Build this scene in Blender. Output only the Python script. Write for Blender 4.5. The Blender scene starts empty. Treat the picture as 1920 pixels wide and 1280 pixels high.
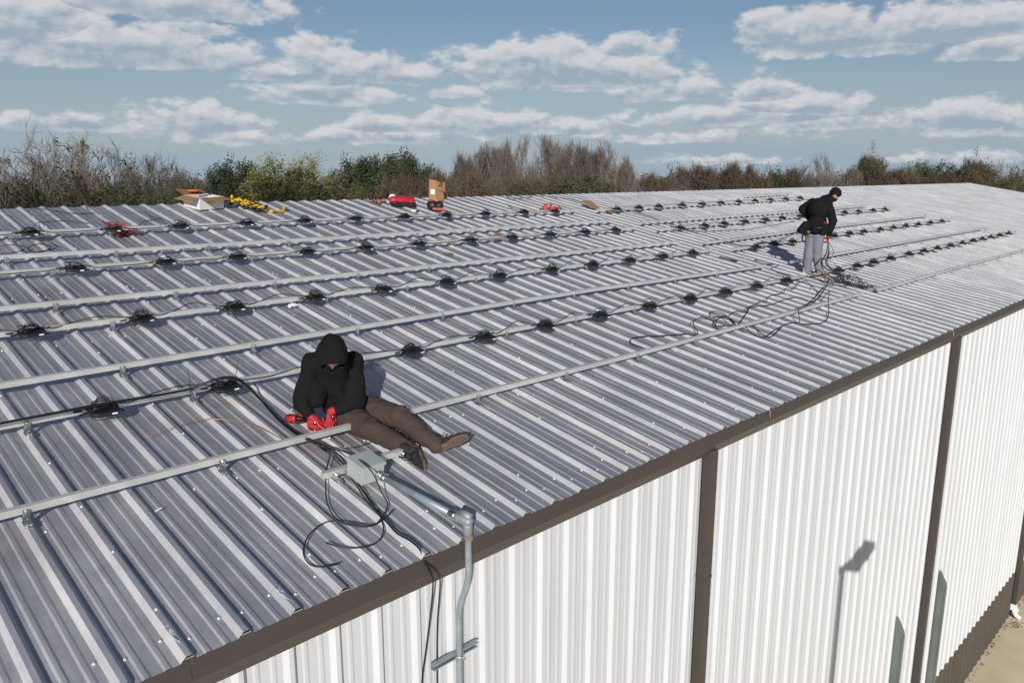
import bpy, bmesh, math, random
from mathutils import Vector, Matrix, noise
random.seed(7)
sc = bpy.context.scene
PI = math.pi
H = 8.62                      # eave height above the ground
TH = 0.185105                 # roof slope
CT, ST = math.cos(TH), math.sin(TH)
P = 0.3048                    # rib spacing

# ------------------------------------------------------------------ camera
cam = bpy.data.objects.new('camera', bpy.data.cameras.new('camera'))
sc.collection.objects.link(cam)
cam.matrix_world = Matrix(((0.70921939, 0.14642655, -0.68961375, -1.294180),
                           (-0.70498733, 0.14611746, -0.69400472, -3.652087),
                           (-0.00085611, 0.97837056, 0.20685819, 2.361899 + H),
                           (0, 0, 0, 1)))
cam.data.sensor_width = 36
cam.data.lens = 1450.106 / 1920 * 36
cam.data.clip_start = 0.05
cam.data.clip_end = 3000
sc.camera = cam

# ------------------------------------------------------------------ light
SUN_EL, SUN_AZ = math.radians(20.4), math.radians(-135.2)   # azimuth from +Y toward +X
sd = Vector((math.sin(SUN_AZ) * math.cos(SUN_EL), math.cos(SUN_AZ) * math.cos(SUN_EL), math.sin(SUN_EL)))
sun = bpy.data.objects.new('sun', bpy.data.lights.new('sun', 'SUN'))
sc.collection.objects.link(sun)
sun.data.energy = 4.7
sun.data.angle = math.radians(0.55)
sun.data.color = (1.0, 0.96, 0.91)
sun.rotation_euler = sd.to_track_quat('Z', 'Y').to_euler()
sc.view_settings.view_transform = 'Standard'
sc.view_settings.look = 'None'
sc.view_settings.exposure = 0.0
sc.view_settings.gamma = 1.0

# ------------------------------------------------------------------ sky with clouds
SKYTINT = (1.21, 1.05, .97, 1); SKYS = 0.066
SKYCLOUDS = [
 (230, 105, 260, 62, 1.0), (60, 60, 130, 75, .9), (330, 20, 230, 50, .95), (390, 60, 60, 22, .7),
 (600, 140, 95, 75, 1.05), (560, 146, 135, 30, .9), (740, 146, 105, 40, .95), (600, 186, 165, 36, .95), (850, 178, 50, 24, .8),
 (1010, 140, 190, 70, 1.1), (1130, 150, 170, 55, 1.05), (1190, 95, 90, 35, .9), (1250, 178, 140, 38, .95), (1100, 165, 160, 22, .7),
 (1440, 180, 75, 42, .95), (1500, 205, 150, 34, .9), (1400, 225, 260, 32, .8), (1560, 235, 150, 24, .7),
 (1440, 68, 65, 44, 1.0), (1560, 82, 150, 64, 1.05), (1760, 60, 190, 60, 1.1), (1880, 100, 90, 32, 1.0), (1640, 95, 120, 30, .8),
 (1810, 235, 115, 50, 1.0), (1900, 240, 60, 40, .8),
 (370, 240, 130, 52, .95), (150, 240, 190, 24, .75), (440, 262, 110, 30, .7),
 (720, 240, 90, 36, .85), (900, 240, 170, 44, .9), (700, 262, 230, 26, .7), (1050, 245, 200, 26, .65), (1250, 262, 220, 22, .6), (1840, 300, 120, 22, .6), (1340, 305, 160, 16, .45),
]
def px_dir(px, py):
    F = 1450.106
    v = cam.matrix_world.to_3x3() @ Vector(((px - 960) / F, -(py - 640) / F, -1))
    return math.atan2(v.x, v.y), math.atan2(v.z, math.hypot(v.x, v.y))
def make_world():
    w = bpy.data.worlds.new('World'); sc.world = w; w.use_nodes = True
    nt = w.node_tree; N = nt.nodes; L = nt.links
    N.clear()
    out = N.new('ShaderNodeOutputWorld'); bg = N.new('ShaderNodeBackground')
    bg.inputs['Strength'].default_value = SKYS
    L.new(bg.outputs[0], out.inputs[0])
    sky = N.new('ShaderNodeTexSky'); sky.sky_type = 'NISHITA'; sky.sun_disc = False
    sky.sun_elevation = SUN_EL; sky.sun_rotation = SUN_AZ
    sky.air_density = 1.0; sky.dust_density = 0.35; sky.ozone_density = 4.0
    tc = N.new('ShaderNodeTexCoord')
    def M(op, a, b=None, c=None, clamp=False):
        n = N.new('ShaderNodeMath'); n.operation = op; n.use_clamp = clamp
        for i, v in enumerate((a, b, c)):
            if v is None: continue
            if isinstance(v, (int, float)): n.inputs[i].default_value = v
            else: L.new(v, n.inputs[i])
        return n.outputs[0]
    sep = N.new('ShaderNodeSeparateXYZ'); L.new(tc.outputs['Generated'], sep.inputs[0])
    az = M('ARCTAN2', sep.outputs[0], sep.outputs[1])
    el = M('ARCSINE', sep.outputs[2])
    comb = N.new('ShaderNodeCombineXYZ'); L.new(az, comb.inputs[0]); L.new(M('MULTIPLY', el, 1.9), comb.inputs[1])
    def fbm(scale, det, rough, src=comb.outputs[0], off=0.0):
        n = N.new('ShaderNodeTexNoise'); n.noise_dimensions = '3D'
        mp = N.new('ShaderNodeMapping'); L.new(src, mp.inputs[0])
        mp.inputs['Location'].default_value = (off, off * .6, 3.1)
        L.new(mp.outputs[0], n.inputs['Vector'])
        n.inputs['Scale'].default_value = scale; n.inputs['Detail'].default_value = det
        n.inputs['Roughness'].default_value = rough
        return n.outputs[0]
    nz = fbm(22, 7, .62)
    big = fbm(7, 3, .5, off=4.0)
    # cloud list in azimuth / elevation: (base px, base py, half width px, height px, strength)
    clouds = SKYCLOUDS
    dens = None
    vfrac = None
    for (px, py, hw, hh, s) in clouds:
        a0, e0 = px_dir(px, py)
        wa = hw / 1450.0; ha = hh / 1450.0
        da = M('MULTIPLY', M('SUBTRACT', az, a0), 1 / wa)
        t = M('SUBTRACT', el, e0)
        up = M('MULTIPLY', t, 1 / ha)
        dn = M('MULTIPLY', t, -2.6 / ha)
        tt = M('MAXIMUM', up, dn)
        r2 = M('ADD', M('MULTIPLY', da, da), M('MULTIPLY', tt, tt))
        e = M('MULTIPLY', M('SUBTRACT', 1.0, M('SQRT', r2)), s)
        if dens is None: dens = e; vfrac = up
        else:
            gt = M('GREATER_THAN', e, dens); vfrac = M('ADD', vfrac, M('MULTIPLY', gt, M('SUBTRACT', up, vfrac))); dens = M('MAXIMUM', dens, e)
    # scattered clouds over the rest of the sky, outside the listed ones
    caz, cel = px_dir(960, 100)
    outm = M('MAXIMUM', M('SUBTRACT', M('ABSOLUTE', M('SUBTRACT', az, caz)), .72), M('SUBTRACT', el, .30))
    outm = M('MULTIPLY', outm, 8.0, clamp=True)
    gen = M('MULTIPLY', M('SUBTRACT', M('MULTIPLY', M('SUBTRACT', big, .62), 5.0), M('MULTIPLY', M('SUBTRACT', 1.0, outm), 9.0)), 1.0)
    dens = M('MAXIMUM', dens, gen)
    d1 = M('ADD', dens, M('MULTIPLY', M('SUBTRACT', nz, .5), 1.7))
    # a second sample shifted toward the sun side gives lit tops and grey bases
    nz2 = fbm(22, 7, .62, off=0.0)
    mp2 = N.new('ShaderNodeVectorMath'); mp2.operation = 'ADD'; L.new(comb.outputs[0], mp2.inputs[0]); mp2.inputs[1].default_value = (-.006, .016, 0)
    nz2 = fbm(22, 5, .6, src=mp2.outputs[0])
    big2 = fbm(9, 3, .5, off=9.0)
    mr = N.new('ShaderNodeMapRange'); mr.interpolation_type = 'SMOOTHSTEP'
    L.new(d1, mr.inputs[0]); mr.inputs[1].default_value = -.02; mr.inputs[2].default_value = .30
    # light and grey
    vs_ = N.new('ShaderNodeMapRange'); vs_.interpolation_type = 'SMOOTHSTEP'; L.new(M('ADD', vfrac, M('MULTIPLY', M('SUBTRACT', nz, .5), 1.2)), vs_.inputs[0]); vs_.inputs[1].default_value = -.05; vs_.inputs[2].default_value = .55
    lit = M('ADD', M('ADD', M('MULTIPLY', M('SUBTRACT', nz, nz2), 3.0), .42), M('MULTIPLY', vs_.outputs[0], .55))
    core = M('MULTIPLY', M('SUBTRACT', d1, .30, clamp=True), .75)
    lit = M('SUBTRACT', lit, core, clamp=True)
    mixc = N.new('ShaderNodeMix'); mixc.data_type = 'RGBA'
    L.new(lit, mixc.inputs[0])
    mixc.inputs[6].default_value = (5.0, 6.2, 7.5, 1)
    mixc.inputs[7].default_value = (9.8, 9.9, 10.2, 1)
    # thin streaky veil near the horizon
    mpv = N.new('ShaderNodeVectorMath'); mpv.operation = 'MULTIPLY'; L.new(comb.outputs[0], mpv.inputs[0]); mpv.inputs[1].default_value = (1, 4.0, 1)
    veil = fbm(6, 6, .6, src=mpv.outputs[0], off=2.0)
    vm = N.new('ShaderNodeMapRange'); vm.interpolation_type = 'SMOOTHSTEP'; L.new(veil, vm.inputs[0]); vm.inputs[1].default_value = .38; vm.inputs[2].default_value = .72
    lowf = N.new('ShaderNodeMapRange'); lowf.interpolation_type = 'SMOOTHSTEP'; L.new(el, lowf.inputs[0]); lowf.inputs[1].default_value = .17; lowf.inputs[2].default_value = .0
    vf = M('ADD', M('MULTIPLY', M('MULTIPLY', vm.outputs[0], lowf.outputs[0]), .45), M('MULTIPLY', lowf.outputs[0], .85), clamp=True)
    tint = N.new('ShaderNodeMix'); tint.data_type = 'RGBA'; tint.blend_type = 'MULTIPLY'; tint.inputs[0].default_value = 1
    L.new(sky.outputs[0], tint.inputs[6]); tint.inputs[7].default_value = SKYTINT
    m1 = N.new('ShaderNodeMix'); m1.data_type = 'RGBA'; L.new(vf, m1.inputs[0]); L.new(tint.outputs[2], m1.inputs[6]); m1.inputs[7].default_value = (5.0, 6.3, 7.5, 1)
    m2 = N.new('ShaderNodeMix'); m2.data_type = 'RGBA'; L.new(M('MULTIPLY', mr.outputs[0], .93), m2.inputs[0]); L.new(m1.outputs[2], m2.inputs[6]); L.new(mixc.outputs[2], m2.inputs[7])
    L.new(m2.outputs[2], bg.inputs[0])
make_world()
# ------------------------------------------------------------------ helpers
COL = sc.collection
def roof(x, d, h=0.0):
    return Vector((x, d * CT - h * ST, d * ST + h * CT + H))
class MB:
    def __init__(s): s.v = []; s.f = []
    def add(s, vs, fs):
        b = len(s.v); s.v += [tuple(v) for v in vs]; s.f += [tuple(i + b for i in f) for f in fs]
    def box(s, c, size, ax=None, taper=1.0):
        c = Vector(c); ax = ax or (Vector((1, 0, 0)), Vector((0, 1, 0)), Vector((0, 0, 1)))
        hx, hy, hz = [k / 2 for k in size]; vs = []
        for z in (-1, 1):
            t = taper if z > 0 else 1
            for x, y in ((-1, -1), (1, -1), (1, 1), (-1, 1)):
                vs.append(c + ax[0] * (x * hx * t) + ax[1] * (y * hy * t) + ax[2] * (z * hz))
        s.add(vs, [(3, 2, 1, 0), (4, 5, 6, 7), (0, 1, 5, 4), (1, 2, 6, 5), (2, 3, 7, 6), (3, 0, 4, 7)])
    def quad(s, a, b, c, d): s.add([a, b, c, d], [(0, 1, 2, 3)])
    def tube(s, pts, r, n=6, cap=True):
        pts = [Vector(p) for p in pts]; m = len(pts)
        rs = r if isinstance(r, (list, tuple)) else [r] * m
        t0 = (pts[1] - pts[0]).normalized()
        u = t0.orthogonal().normalized(); b = len(s.v)
        for i, p in enumerate(pts):
            t = (pts[min(i + 1, m - 1)] - pts[max(i - 1, 0)])
            t = t.normalized() if t.length > 1e-9 else t0
            u = (u - t * u.dot(t))
            u = u.normalized() if u.length > 1e-6 else t.orthogonal().normalized()
            w = t.cross(u)
            for k in range(n):
                a = 2 * PI * k / n
                s.v.append(tuple(p + (u * math.cos(a) + w * math.sin(a)) * rs[i]))
        for i in range(m - 1):
            for k in range(n):
                k2 = (k + 1) % n
                s.f.append((b + i * n + k, b + i * n + k2, b + (i + 1) * n + k2, b + (i + 1) * n + k))
        if cap:
            s.f.append(tuple(b + k for k in reversed(range(n))))
            s.f.append(tuple(b + (m - 1) * n + k for k in range(n)))
    def ball(s, c, r, ax=None, nu=14, nv=9):
        c = Vector(c); r = r if isinstance(r, (tuple, list)) else (r, r, r)
        ax = ax or (Vector((1, 0, 0)), Vector((0, 1, 0)), Vector((0, 0, 1)))
        vs = [c - ax[2] * r[2]]; fs = []
        for j in range(1, nv):
            ph = -PI / 2 + PI * j / nv
            for i in range(nu):
                a = 2 * PI * i / nu
                vs.append(c + ax[0] * (r[0] * math.cos(ph) * math.cos(a)) + ax[1] * (r[1] * math.cos(ph) * math.sin(a)) + ax[2] * (r[2] * math.sin(ph)))
        vs.append(c + ax[2] * r[2]); T = len(vs) - 1
        for i in range(nu):
            i2 = (i + 1) % nu
            fs.append((0, 1 + i2, 1 + i))
            for j in range(nv - 2):
                a = 1 + j * nu
                fs.append((a + i, a + i2, a + nu + i2, a + nu + i))
            fs.append((1 + (nv - 2) * nu + i, 1 + (nv - 2) * nu + i2, T))
        s.add(vs, fs)
    def cap(s, a, b, ra, rb, n=14):
        a = Vector(a); b = Vector(b)
        s.tube([a, b], [ra, rb], n); s.ball(a, ra, nu=n); s.ball(b, rb, nu=n)
    def prism(s, outline, d):
        o = [Vector(p) for p in outline]; n = len(o); d = Vector(d)
        s.add(o + [p + d for p in o], [tuple(reversed(range(n))), tuple(range(n, 2 * n))] + [(i, (i + 1) % n, n + (i + 1) % n, n + i) for i in range(n)])
    def build(s, name, m, parent=None, smooth=False, bevel=0):
        me = bpy.data.meshes.new(name); me.from_pydata(s.v, [], s.f); me.update()
        if bevel:
            bm = bmesh.new(); bm.from_mesh(me)
            bmesh.ops.remove_doubles(bm, verts=bm.verts, dist=1e-5)
            bmesh.ops.recalc_face_normals(bm, faces=bm.faces)
            bmesh.ops.bevel(bm, geom=[e for e in bm.edges if e.calc_face_angle(0) > .5], offset=bevel, segments=2, affect='EDGES', profile=.6)
            bm.to_mesh(me); bm.free()
        if smooth: me.polygons.foreach_set('use_smooth', [True] * len(me.polygons))
        me.materials.append(m)
        o = bpy.data.objects.new(name, me); COL.objects.link(o)
        if parent:
            o.parent = parent
            o.matrix_parent_inverse = parent.matrix_basis.inverted() if parent.type == 'EMPTY' or parent.parent is None else Matrix()
        return o
def rootpos(o): return o.matrix_basis.translation
def empty(name, label, cat, loc=(0, 0, 0), group=None, rot=None):
    o = bpy.data.objects.new(name, None); COL.objects.link(o)
    o.empty_display_size = .2
    o.location = loc
    if rot is not None: o.rotation_euler = rot
    o['label'] = label; o['category'] = cat
    if group: o['group'] = group
    return o
def tag(o, label, cat, group=None, kind=None):
    if label: o['label'] = label
    if cat: o['category'] = cat
    if group: o['group'] = group
    if kind: o['kind'] = kind
    return o
def local(o):            # child whose mesh is already written in the parent's own frame
    o.matrix_parent_inverse = Matrix(); return o
def spline(pts, n=5):
    pts = [Vector(p) for p in pts]; out = []
    for i in range(len(pts) - 1):
        p0 = pts[max(i - 1, 0)]; p1 = pts[i]; p2 = pts[i + 1]; p3 = pts[min(i + 2, len(pts) - 1)]
        for k in range(n):
            t = k / n
            out.append(.5 * ((2 * p1) + (p2 - p0) * t + (2 * p0 - 5 * p1 + 4 * p2 - p3) * t * t + (3 * p1 - p0 - 3 * p2 + p3) * t ** 3))
    out.append(pts[-1]); return out

# ------------------------------------------------------------------ materials
def mat(name, col, rough=.6, metal=0.0, var=0.0, vscale=5.0, bump=0.0, bscale=60.0, stretch=None, col2=None, isl=False, spec=.5, contrast=.25):
    m = bpy.data.materials.new(name); m.use_nodes = True; nt = m.node_tree; N = nt.nodes; L = nt.links
    b = N['Principled BSDF']
    b.inputs['Roughness'].default_value = rough; b.inputs['Metallic'].default_value = metal
    b.inputs['Specular IOR Level'].default_value = spec
    b.inputs['Base Color'].default_value = (*col, 1)
    tc = N.new('ShaderNodeTexCoord'); src = tc.outputs['Object']
    if stretch:
        mp = N.new('ShaderNodeMapping'); mp.inputs['Scale'].default_value = stretch; L.new(src, mp.inputs[0]); src = mp.outputs[0]
    if var or col2:
        c2 = col2 or tuple(max(0, c * (1 - var)) for c in col)
        mx = N.new('ShaderNodeMix'); mx.data_type = 'RGBA'
        mx.inputs[6].default_value = (*col, 1); mx.inputs[7].default_value = (*c2, 1)
        if isl:
            g = N.new('ShaderNodeNewGeometry'); L.new(g.outputs['Random Per Island'], mx.inputs[0])
        else:
            n = N.new('ShaderNodeTexNoise'); n.inputs['Scale'].default_value = vscale; n.inputs['Detail'].default_value = 6
            L.new(src, n.inputs['Vector'])
            mr = N.new('ShaderNodeMapRange'); mr.inputs[1].default_value = .5 - contrast; mr.inputs[2].default_value = .5 + contrast
            L.new(n.outputs[0], mr.inputs[0]); L.new(mr.outputs[0], mx.inputs[0])
        L.new(mx.outputs[2], b.inputs['Base Color'])
    if bump:
        n2 = N.new('ShaderNodeTexNoise'); n2.inputs['Scale'].default_value = bscale; n2.inputs['Detail'].default_value = 4
        L.new(src, n2.inputs['Vector'])
        bp = N.new('ShaderNodeBump'); bp.inputs['Strength'].default_value = bump; bp.inputs['Distance'].default_value = .01
        L.new(n2.outputs[0], bp.inputs['Height']); L.new(bp.outputs[0], b.inputs['Normal'])
    return m

ROOFC1 = (.79, .80, .80); ROOFC2 = (.57, .59, .61); ROOFC3 = (.96, .94, .93); ROOFMET = .0; ROOFR = .5; ROOFB = .85; ROOFMIX = .56
def roof_material():
    m = bpy.data.materials.new('galvalume'); m.use_nodes = True; nt = m.node_tree; N = nt.nodes; L = nt.links
    b = N['Principled BSDF']
    tc = N.new('ShaderNodeTexCoord'); src = tc.outputs['Object']
    def noise_(scale, det=5, rough=.6, sx=(1, 1, 1), loc=(0, 0, 0)):
        mp = N.new('ShaderNodeMapping'); mp.inputs['Scale'].default_value = sx; mp.inputs['Location'].default_value = loc
        L.new(src, mp.inputs[0])
        n = N.new('ShaderNodeTexNoise'); n.inputs['Scale'].default_value = scale; n.inputs['Detail'].default_value = det; n.inputs['Roughness'].default_value = rough
        L.new(mp.outputs[0], n.inputs['Vector']); return n.outputs[0]
    def rng(v, a, b_, c=0.0, d=1.0):
        r = N.new('ShaderNodeMapRange'); r.inputs[1].default_value = a; r.inputs[2].default_value = b_; r.inputs[3].default_value = c; r.inputs[4].default_value = d
        L.new(v, r.inputs[0]); return r.outputs[0]
    def mix(f, a, b_, bt='MIX'):
        x = N.new('ShaderNodeMix'); x.data_type = 'RGBA'; x.blend_type = bt
        for i, v in ((0, f), (6, a), (7, b_)):
            if isinstance(v, (int, float)): x.inputs[i].default_value = v
            elif isinstance(v, tuple): x.inputs[i].default_value = (*v, 1)
            else: L.new(v, x.inputs[i])
        return x.outputs[2]
    blot = rng(noise_(2.6, 6, .62, (1.3, .8, .8)), .36, .66)
    strk = rng(noise_(3.2, 5, .6, (5.5, .35, .35), (3, 0, 0)), .34, .68)
    fine = rng(noise_(26, 4, .7, (1, .35, .35)), .3, .7)
    pink = rng(noise_(.55, 4, .6, (1, 1, 1), (8, 3, 0)), .56, .70)
    c = mix(blot, ROOFC1, ROOFC2)
    c = mix(strk, c, ROOFC3)
    c = mix(rng(fine, 0, 1, 0, .12), c, (.40, .39, .40))
    c = mix(rng(noise_(1.1, 6, .7, (1.6, .7, .7), (5, 9, 0)), .46, .62, 0, .55), c, (.48, .50, .53))
    c = mix(rng(noise_(5.5, 6, .7, (1.2, .8, .8), (15, 2, 0)), .50, .66, 0, .40), c, (.60, .52, .60))
    pk = N.new('ShaderNodeMath'); pk.operation = 'MULTIPLY'; L.new(pink, pk.inputs[0]); L.new(strk, pk.inputs[1])
    pk2 = N.new('ShaderNodeMath'); pk2.operation = 'MULTIPLY'; L.new(pk.outputs[0], pk2.inputs[0]); pk2.inputs[1].default_value = .55
    c = mix(pk2.outputs[0], c, (.50, .37, .36))
    # per panel tone: every sheet is three ribs wide
    sp = N.new('ShaderNodeSeparateXYZ'); L.new(src, sp.inputs[0])
    fl = N.new('ShaderNodeMath'); fl.operation = 'MULTIPLY'; L.new(sp.outputs[0], fl.inputs[0]); fl.inputs[1].default_value = 1 / (3 * P)
    fl2 = N.new('ShaderNodeMath'); fl2.operation = 'FLOOR'; L.new(fl.outputs[0], fl2.inputs[0])
    wn = N.new('ShaderNodeTexWhiteNoise'); wn.noise_dimensions = '1D'; L.new(fl2.outputs[0], wn.inputs['W'])
    c = mix(rng(wn.outputs[0], 0, 1, 0, .35), c, (.50, .52, .56))
    dk = mix(1.0, c, (.58, .57, .57), 'MULTIPLY')
    L.new(dk, b.inputs['Base Color'])
    b.inputs['Metallic'].default_value = ROOFMET
    L.new(rng(blot, 0, 1, ROOFR - .06, ROOFR + .08), b.inputs['Roughness'])
    b.inputs['Specular IOR Level'].default_value = .5
    oil = noise_(1.6, 2, .5, (2.2, .6, .6), (1, 5, 2))
    bp = N.new('ShaderNodeBump'); bp.inputs['Strength'].default_value = .6; bp.inputs['Distance'].default_value = .006
    L.new(oil, bp.inputs['Height'])
    bp2 = N.new('ShaderNodeBump'); bp2.inputs['Strength'].default_value = .05; bp2.inputs['Distance'].default_value = .002
    L.new(fine, bp2.inputs['Height']); L.new(bp.outputs[0], bp2.inputs['Normal'])
    L.new(bp2.outputs[0], b.inputs['Normal'])
    g = N.new('ShaderNodeBsdfAnisotropic'); g.distribution = 'BECKMANN'
    L.new(c, g.inputs['Color']); L.new(rng(blot, 0, 1, ROOFB - .05, ROOFB + .03), g.inputs['Roughness']); L.new(bp2.outputs[0], g.inputs['Normal'])
    ms = N.new('ShaderNodeMixShader'); ms.inputs[0].default_value = ROOFMIX
    L.new(b.outputs[0], ms.inputs[1]); L.new(g.outputs[0], ms.inputs[2]); L.new(ms.outputs[0], N['Material Output'].inputs['Surface'])
    return m
MT = dict(
 roof=roof_material(),
 white=mat('white_wall_paint', (.565, .580, .595), .45, var=.12, vscale=1.3, stretch=(3, 3, .4), bump=.05, bscale=20),
 brown=mat('brown_trim_paint', (.066, .055, .049), .42, var=.2, vscale=2, stretch=(.6, 2, 2), bump=.08, bscale=8),
 wains=mat('brown_wainscot_paint', (.070, .060, .050), .5, var=.2, vscale=3),
 concrete=mat('concrete', (.80, .67, .44), .9, var=.25, vscale=1.2, bump=.3, bscale=40),
 ground=mat('dry_grass_ground', (.12, .11, .055), .95, col2=(.17, .14, .085), vscale=.25, bump=.5, bscale=6),
 alu=mat('mill_aluminium', (.72, .715, .69), .36, .55, var=.25, vscale=1.6, stretch=(.8, 4, 4), contrast=.3),
 screw=mat('coated_screw_head', (.80, .80, .78), .35, .3),
 rib_shade=mat('black_rib_hollow_shade', (.008, .008, .008), .95),  # near black, paints the shade in the hollow rib ends
 zinc=mat('shiny_zinc', (.78, .77, .74), .25, 1.0, var=.3, vscale=40),
 galv=mat('galvanised_conduit', (.36, .42, .46), .42, .4, var=.35, vscale=9, bump=.1, bscale=30),
 ltgrey=mat('grey_enclosure_paint', (.36, .40, .385), .5, var=.12, vscale=4, bump=.05),
 cast=mat('cast_grey_fitting', (.30, .31, .32), .5, .3, var=.2, vscale=12, bump=.15, bscale=60),
 duct=mat('green_grey_steel', (.15, .18, .16), .45, .1, var=.3, vscale=2, bump=.1),
 black=mat('black_cable_rubber', (.012, .012, .013), .45, var=.4, vscale=8),
 blackp=mat('black_plastic', (.010, .011, .012), .5, var=.3, vscale=20, bump=.1),
 label=mat('white_sticker', (.75, .75, .72), .6),
 hoodie=mat('black_hoodie_fabric', (.011, .011, .012), .95, var=.4, vscale=6, bump=.35, bscale=18, spec=.15),
 trousers=mat('brown_work_trousers', (.066, .047, .040), .9, var=.28, vscale=4, bump=.45, bscale=15, spec=.2),
 greytr=mat('grey_work_trousers', (.19, .195, .225), .9, var=.2, vscale=5, bump=.4, bscale=15, spec=.2),
 skin=mat('skin', (.48, .22, .14), .55, var=.15, vscale=20),
 redg=mat('red_glove_fabric', (.50, .020, .022), .7, var=.3, vscale=25, bump=.3, bscale=60),
 redp=mat('red_plastic', (.52, .018, .016), .4, var=.15, vscale=20),
 shoe=mat('black_shoe_suede', (.016, .016, .016), .85, var=.4, vscale=30, bump=.3),
 sole=mat('tan_gum_sole', (.15, .098, .062), .75, var=.3, vscale=25, bump=.4, bscale=120),
 wshoe=mat('worn_pale_shoe', (.50, .42, .37), .8, var=.3, vscale=30),
 card=mat('brown_cardboard', (.30, .165, .07), .85, var=.18, vscale=8, bump=.1),
 cardd=mat('inner_cardboard', (.25, .12, .045), .9, var=.2, vscale=8),
 wcard=mat('white_printed_cardboard', (.60, .60, .61), .6, var=.06, vscale=6),
 neon=mat('neon_yellow_sticker', (.60, .72, .02), .6),
 orange=mat('orange_plastic', (.75, .17, .03), .5, var=.1),
 rustor=mat('worn_orange_leather', (.42, .15, .08), .8, var=.5, vscale=20),
 redor=mat('orange_red_fabric', (.55, .09, .03), .6, var=.2),
 yellow=mat('yellow_webbing', (.72, .46, .015), .7, var=.3, vscale=20, bump=.3, bscale=80),
 redbag=mat('red_bag_fabric', (.50, .016, .022), .55, var=.3, vscale=8, bump=.3, bscale=20),
 pinkbag=mat('thin_red_plastic', (.42, .06, .05), .45, var=.35, vscale=14, bump=.4, bscale=20),
 copper=mat('copper_wire', (.45, .17, .10), .4, .6),
 bark=mat('grey_bark', (.155, .130, .105), .95, var=.45, vscale=3, bump=.4, bscale=10),
 twigg=mat('grey_twigs', (.11, .092, .070), .95, col2=(.060, .048, .036), isl=True),
 twigp=mat('pale_twigs', (.21, .18, .14), .95, col2=(.065, .052, .038), isl=True),
 twigb=mat('brown_twigs', (.155, .110, .078), .95, col2=(.070, .048, .034), isl=True),
 twigr=mat('reddish_grey_twigs', (.185, .150, .125), .95, col2=(.10, .080, .066), isl=True),
 leafd=mat('dark_evergreen_leaves', (.022, .032, .011), .8, col2=(.042, .052, .016), isl=True),
 leafr=mat('rusty_green_leaves', (.045, .045, .018), .8, col2=(.13, .075, .035), isl=True),
 leafy=mat('yellow_green_leaves', (.20, .20, .05), .75, col2=(.10, .115, .028), isl=True),
 leafo=mat('olive_leaves', (.080, .078, .028), .8, col2=(.040, .042, .016), isl=True),
 leafb=mat('brown_dry_leaves', (.078, .056, .034), .85, col2=(.034, .028, .017), isl=True),
 pine=mat('pine_needles', (.030, .048, .016), .8, col2=(.065, .08, .028), isl=True),
)
# ------------------------------------------------------------------ ground
def sheet(name, x0, x1, y0, y1, z, m, kind='structure'):
    b = MB(); b.quad((x0, y0, z), (x1, y0, z), (x1, y1, z), (x0, y1, z)); o = b.build(name, m); o['kind'] = kind; return o
sheet('ground', -900, 900, -900, 900, 0.0, MT['ground'])
b = MB()
xs = [-30 + 4.57 * i for i in range(25)]
for i in range(len(xs) - 1):
    for y0, y1 in ((-4.6, .2), (-9.2, -4.612), (-13.8, -9.212), (-18.4, -13.812), (-23, -18.412)):
        b.box(((xs[i] + xs[i + 1]) / 2, (y0 + y1) / 2, -.04), (4.558, y1 - y0, .1))
o = b.build('concrete_apron', MT['concrete']); o['kind'] = 'structure'

# ------------------------------------------------------------------ the building
XL, XR = -10.0 + .12, 52.1
NR0, NR1 = -33, 171
YB = 20.55                                   # back eave line
def ridge_d(x):                               # slope length from eave to ridge
    return 10.36 + max(0.0, x - 12) * .0135
bld = empty('metal_building', 'long white metal building with brown trim and a ribbed silver roof', 'building', (20, 0, 0))
PROF = [(-.042, 0), (-.0145, .032), (.0145, .032), (.042, 0), (.0796, 0), (.0926, .0042), (.1116, .0042), (.1246, 0), (.1812, 0), (.1942, .0042), (.2132, .0042), (.2262, 0)]
def prof_pts(n0, n1, jit=0):
    pts = []
    for n in range(n0, n1):
        for dx, h in PROF: pts.append((n * P + dx, h))
    return pts
b = MB()
pp = prof_pts(NR0, NR1)
rows = []
ds = [-.045, 0, 1.2, 2.6, 4.0, 5.5, 7.0, 8.6, 1e9]
rng_ = random.Random(3)
for k, d in enumerate(ds):
    row = []
    for j, (x, h) in enumerate(pp):
        dd = min(d, ridge_d(x))
        wob = 0
        if d < 0: dd += (rng_.Random if False else 0) + .006 * math.sin(x * 1.7)
        row.append(roof(x, dd, h)); 
    rows.append(row)
n = len(pp); vs = [p for r in rows for p in r]
fs = [(k * n + i, k * n + i + 1, (k + 1) * n + i + 1, (k + 1) * n + i) for k in range(len(ds) - 1) for i in range(n - 1)]
b.add(vs, fs)
front = b.build('roof_panel', MT['roof'], bld)
# back slope
b = MB()
def back(x, d, h):
    r = ridge_d(x); y = r * CT; z = r * ST + H
    t = (y * 2 + .0 - y)
    return Vector((x, y + d * CT + h * ST, z - d * ST + h * CT))
rows = [[back(x, dd, h) for x, h in pp] for dd in (0, 10.6)]
vs = rows[0] + rows[1]
b.add(vs, [(i + 1, i, n + i, n + i + 1) for i in range(n - 1)])
b.build('roof_panel', MT['roof'], bld)
# ridge cap, formed with the same ribs
b = MB()
segs = [(-.52, .0045), (-.30, .0045), (-.10, .004), (0, -.006)]
rows = []
for dd, hh in segs: rows.append([roof(x, ridge_d(x) + dd, h + hh) for x, h in pp])
for dd, hh in ((.10, .006), (.35, .005)): rows.append([back(x, dd, h + hh) for x, h in pp])
vs = [p for r in rows for p in r]
b.add(vs, [(k * n + i, k * n + i + 1, (k + 1) * n + i + 1, (k + 1) * n + i) for k in range(len(rows) - 1) for i in range(n - 1)])
b.build('ridge_cap', MT['roof'], bld)
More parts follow.
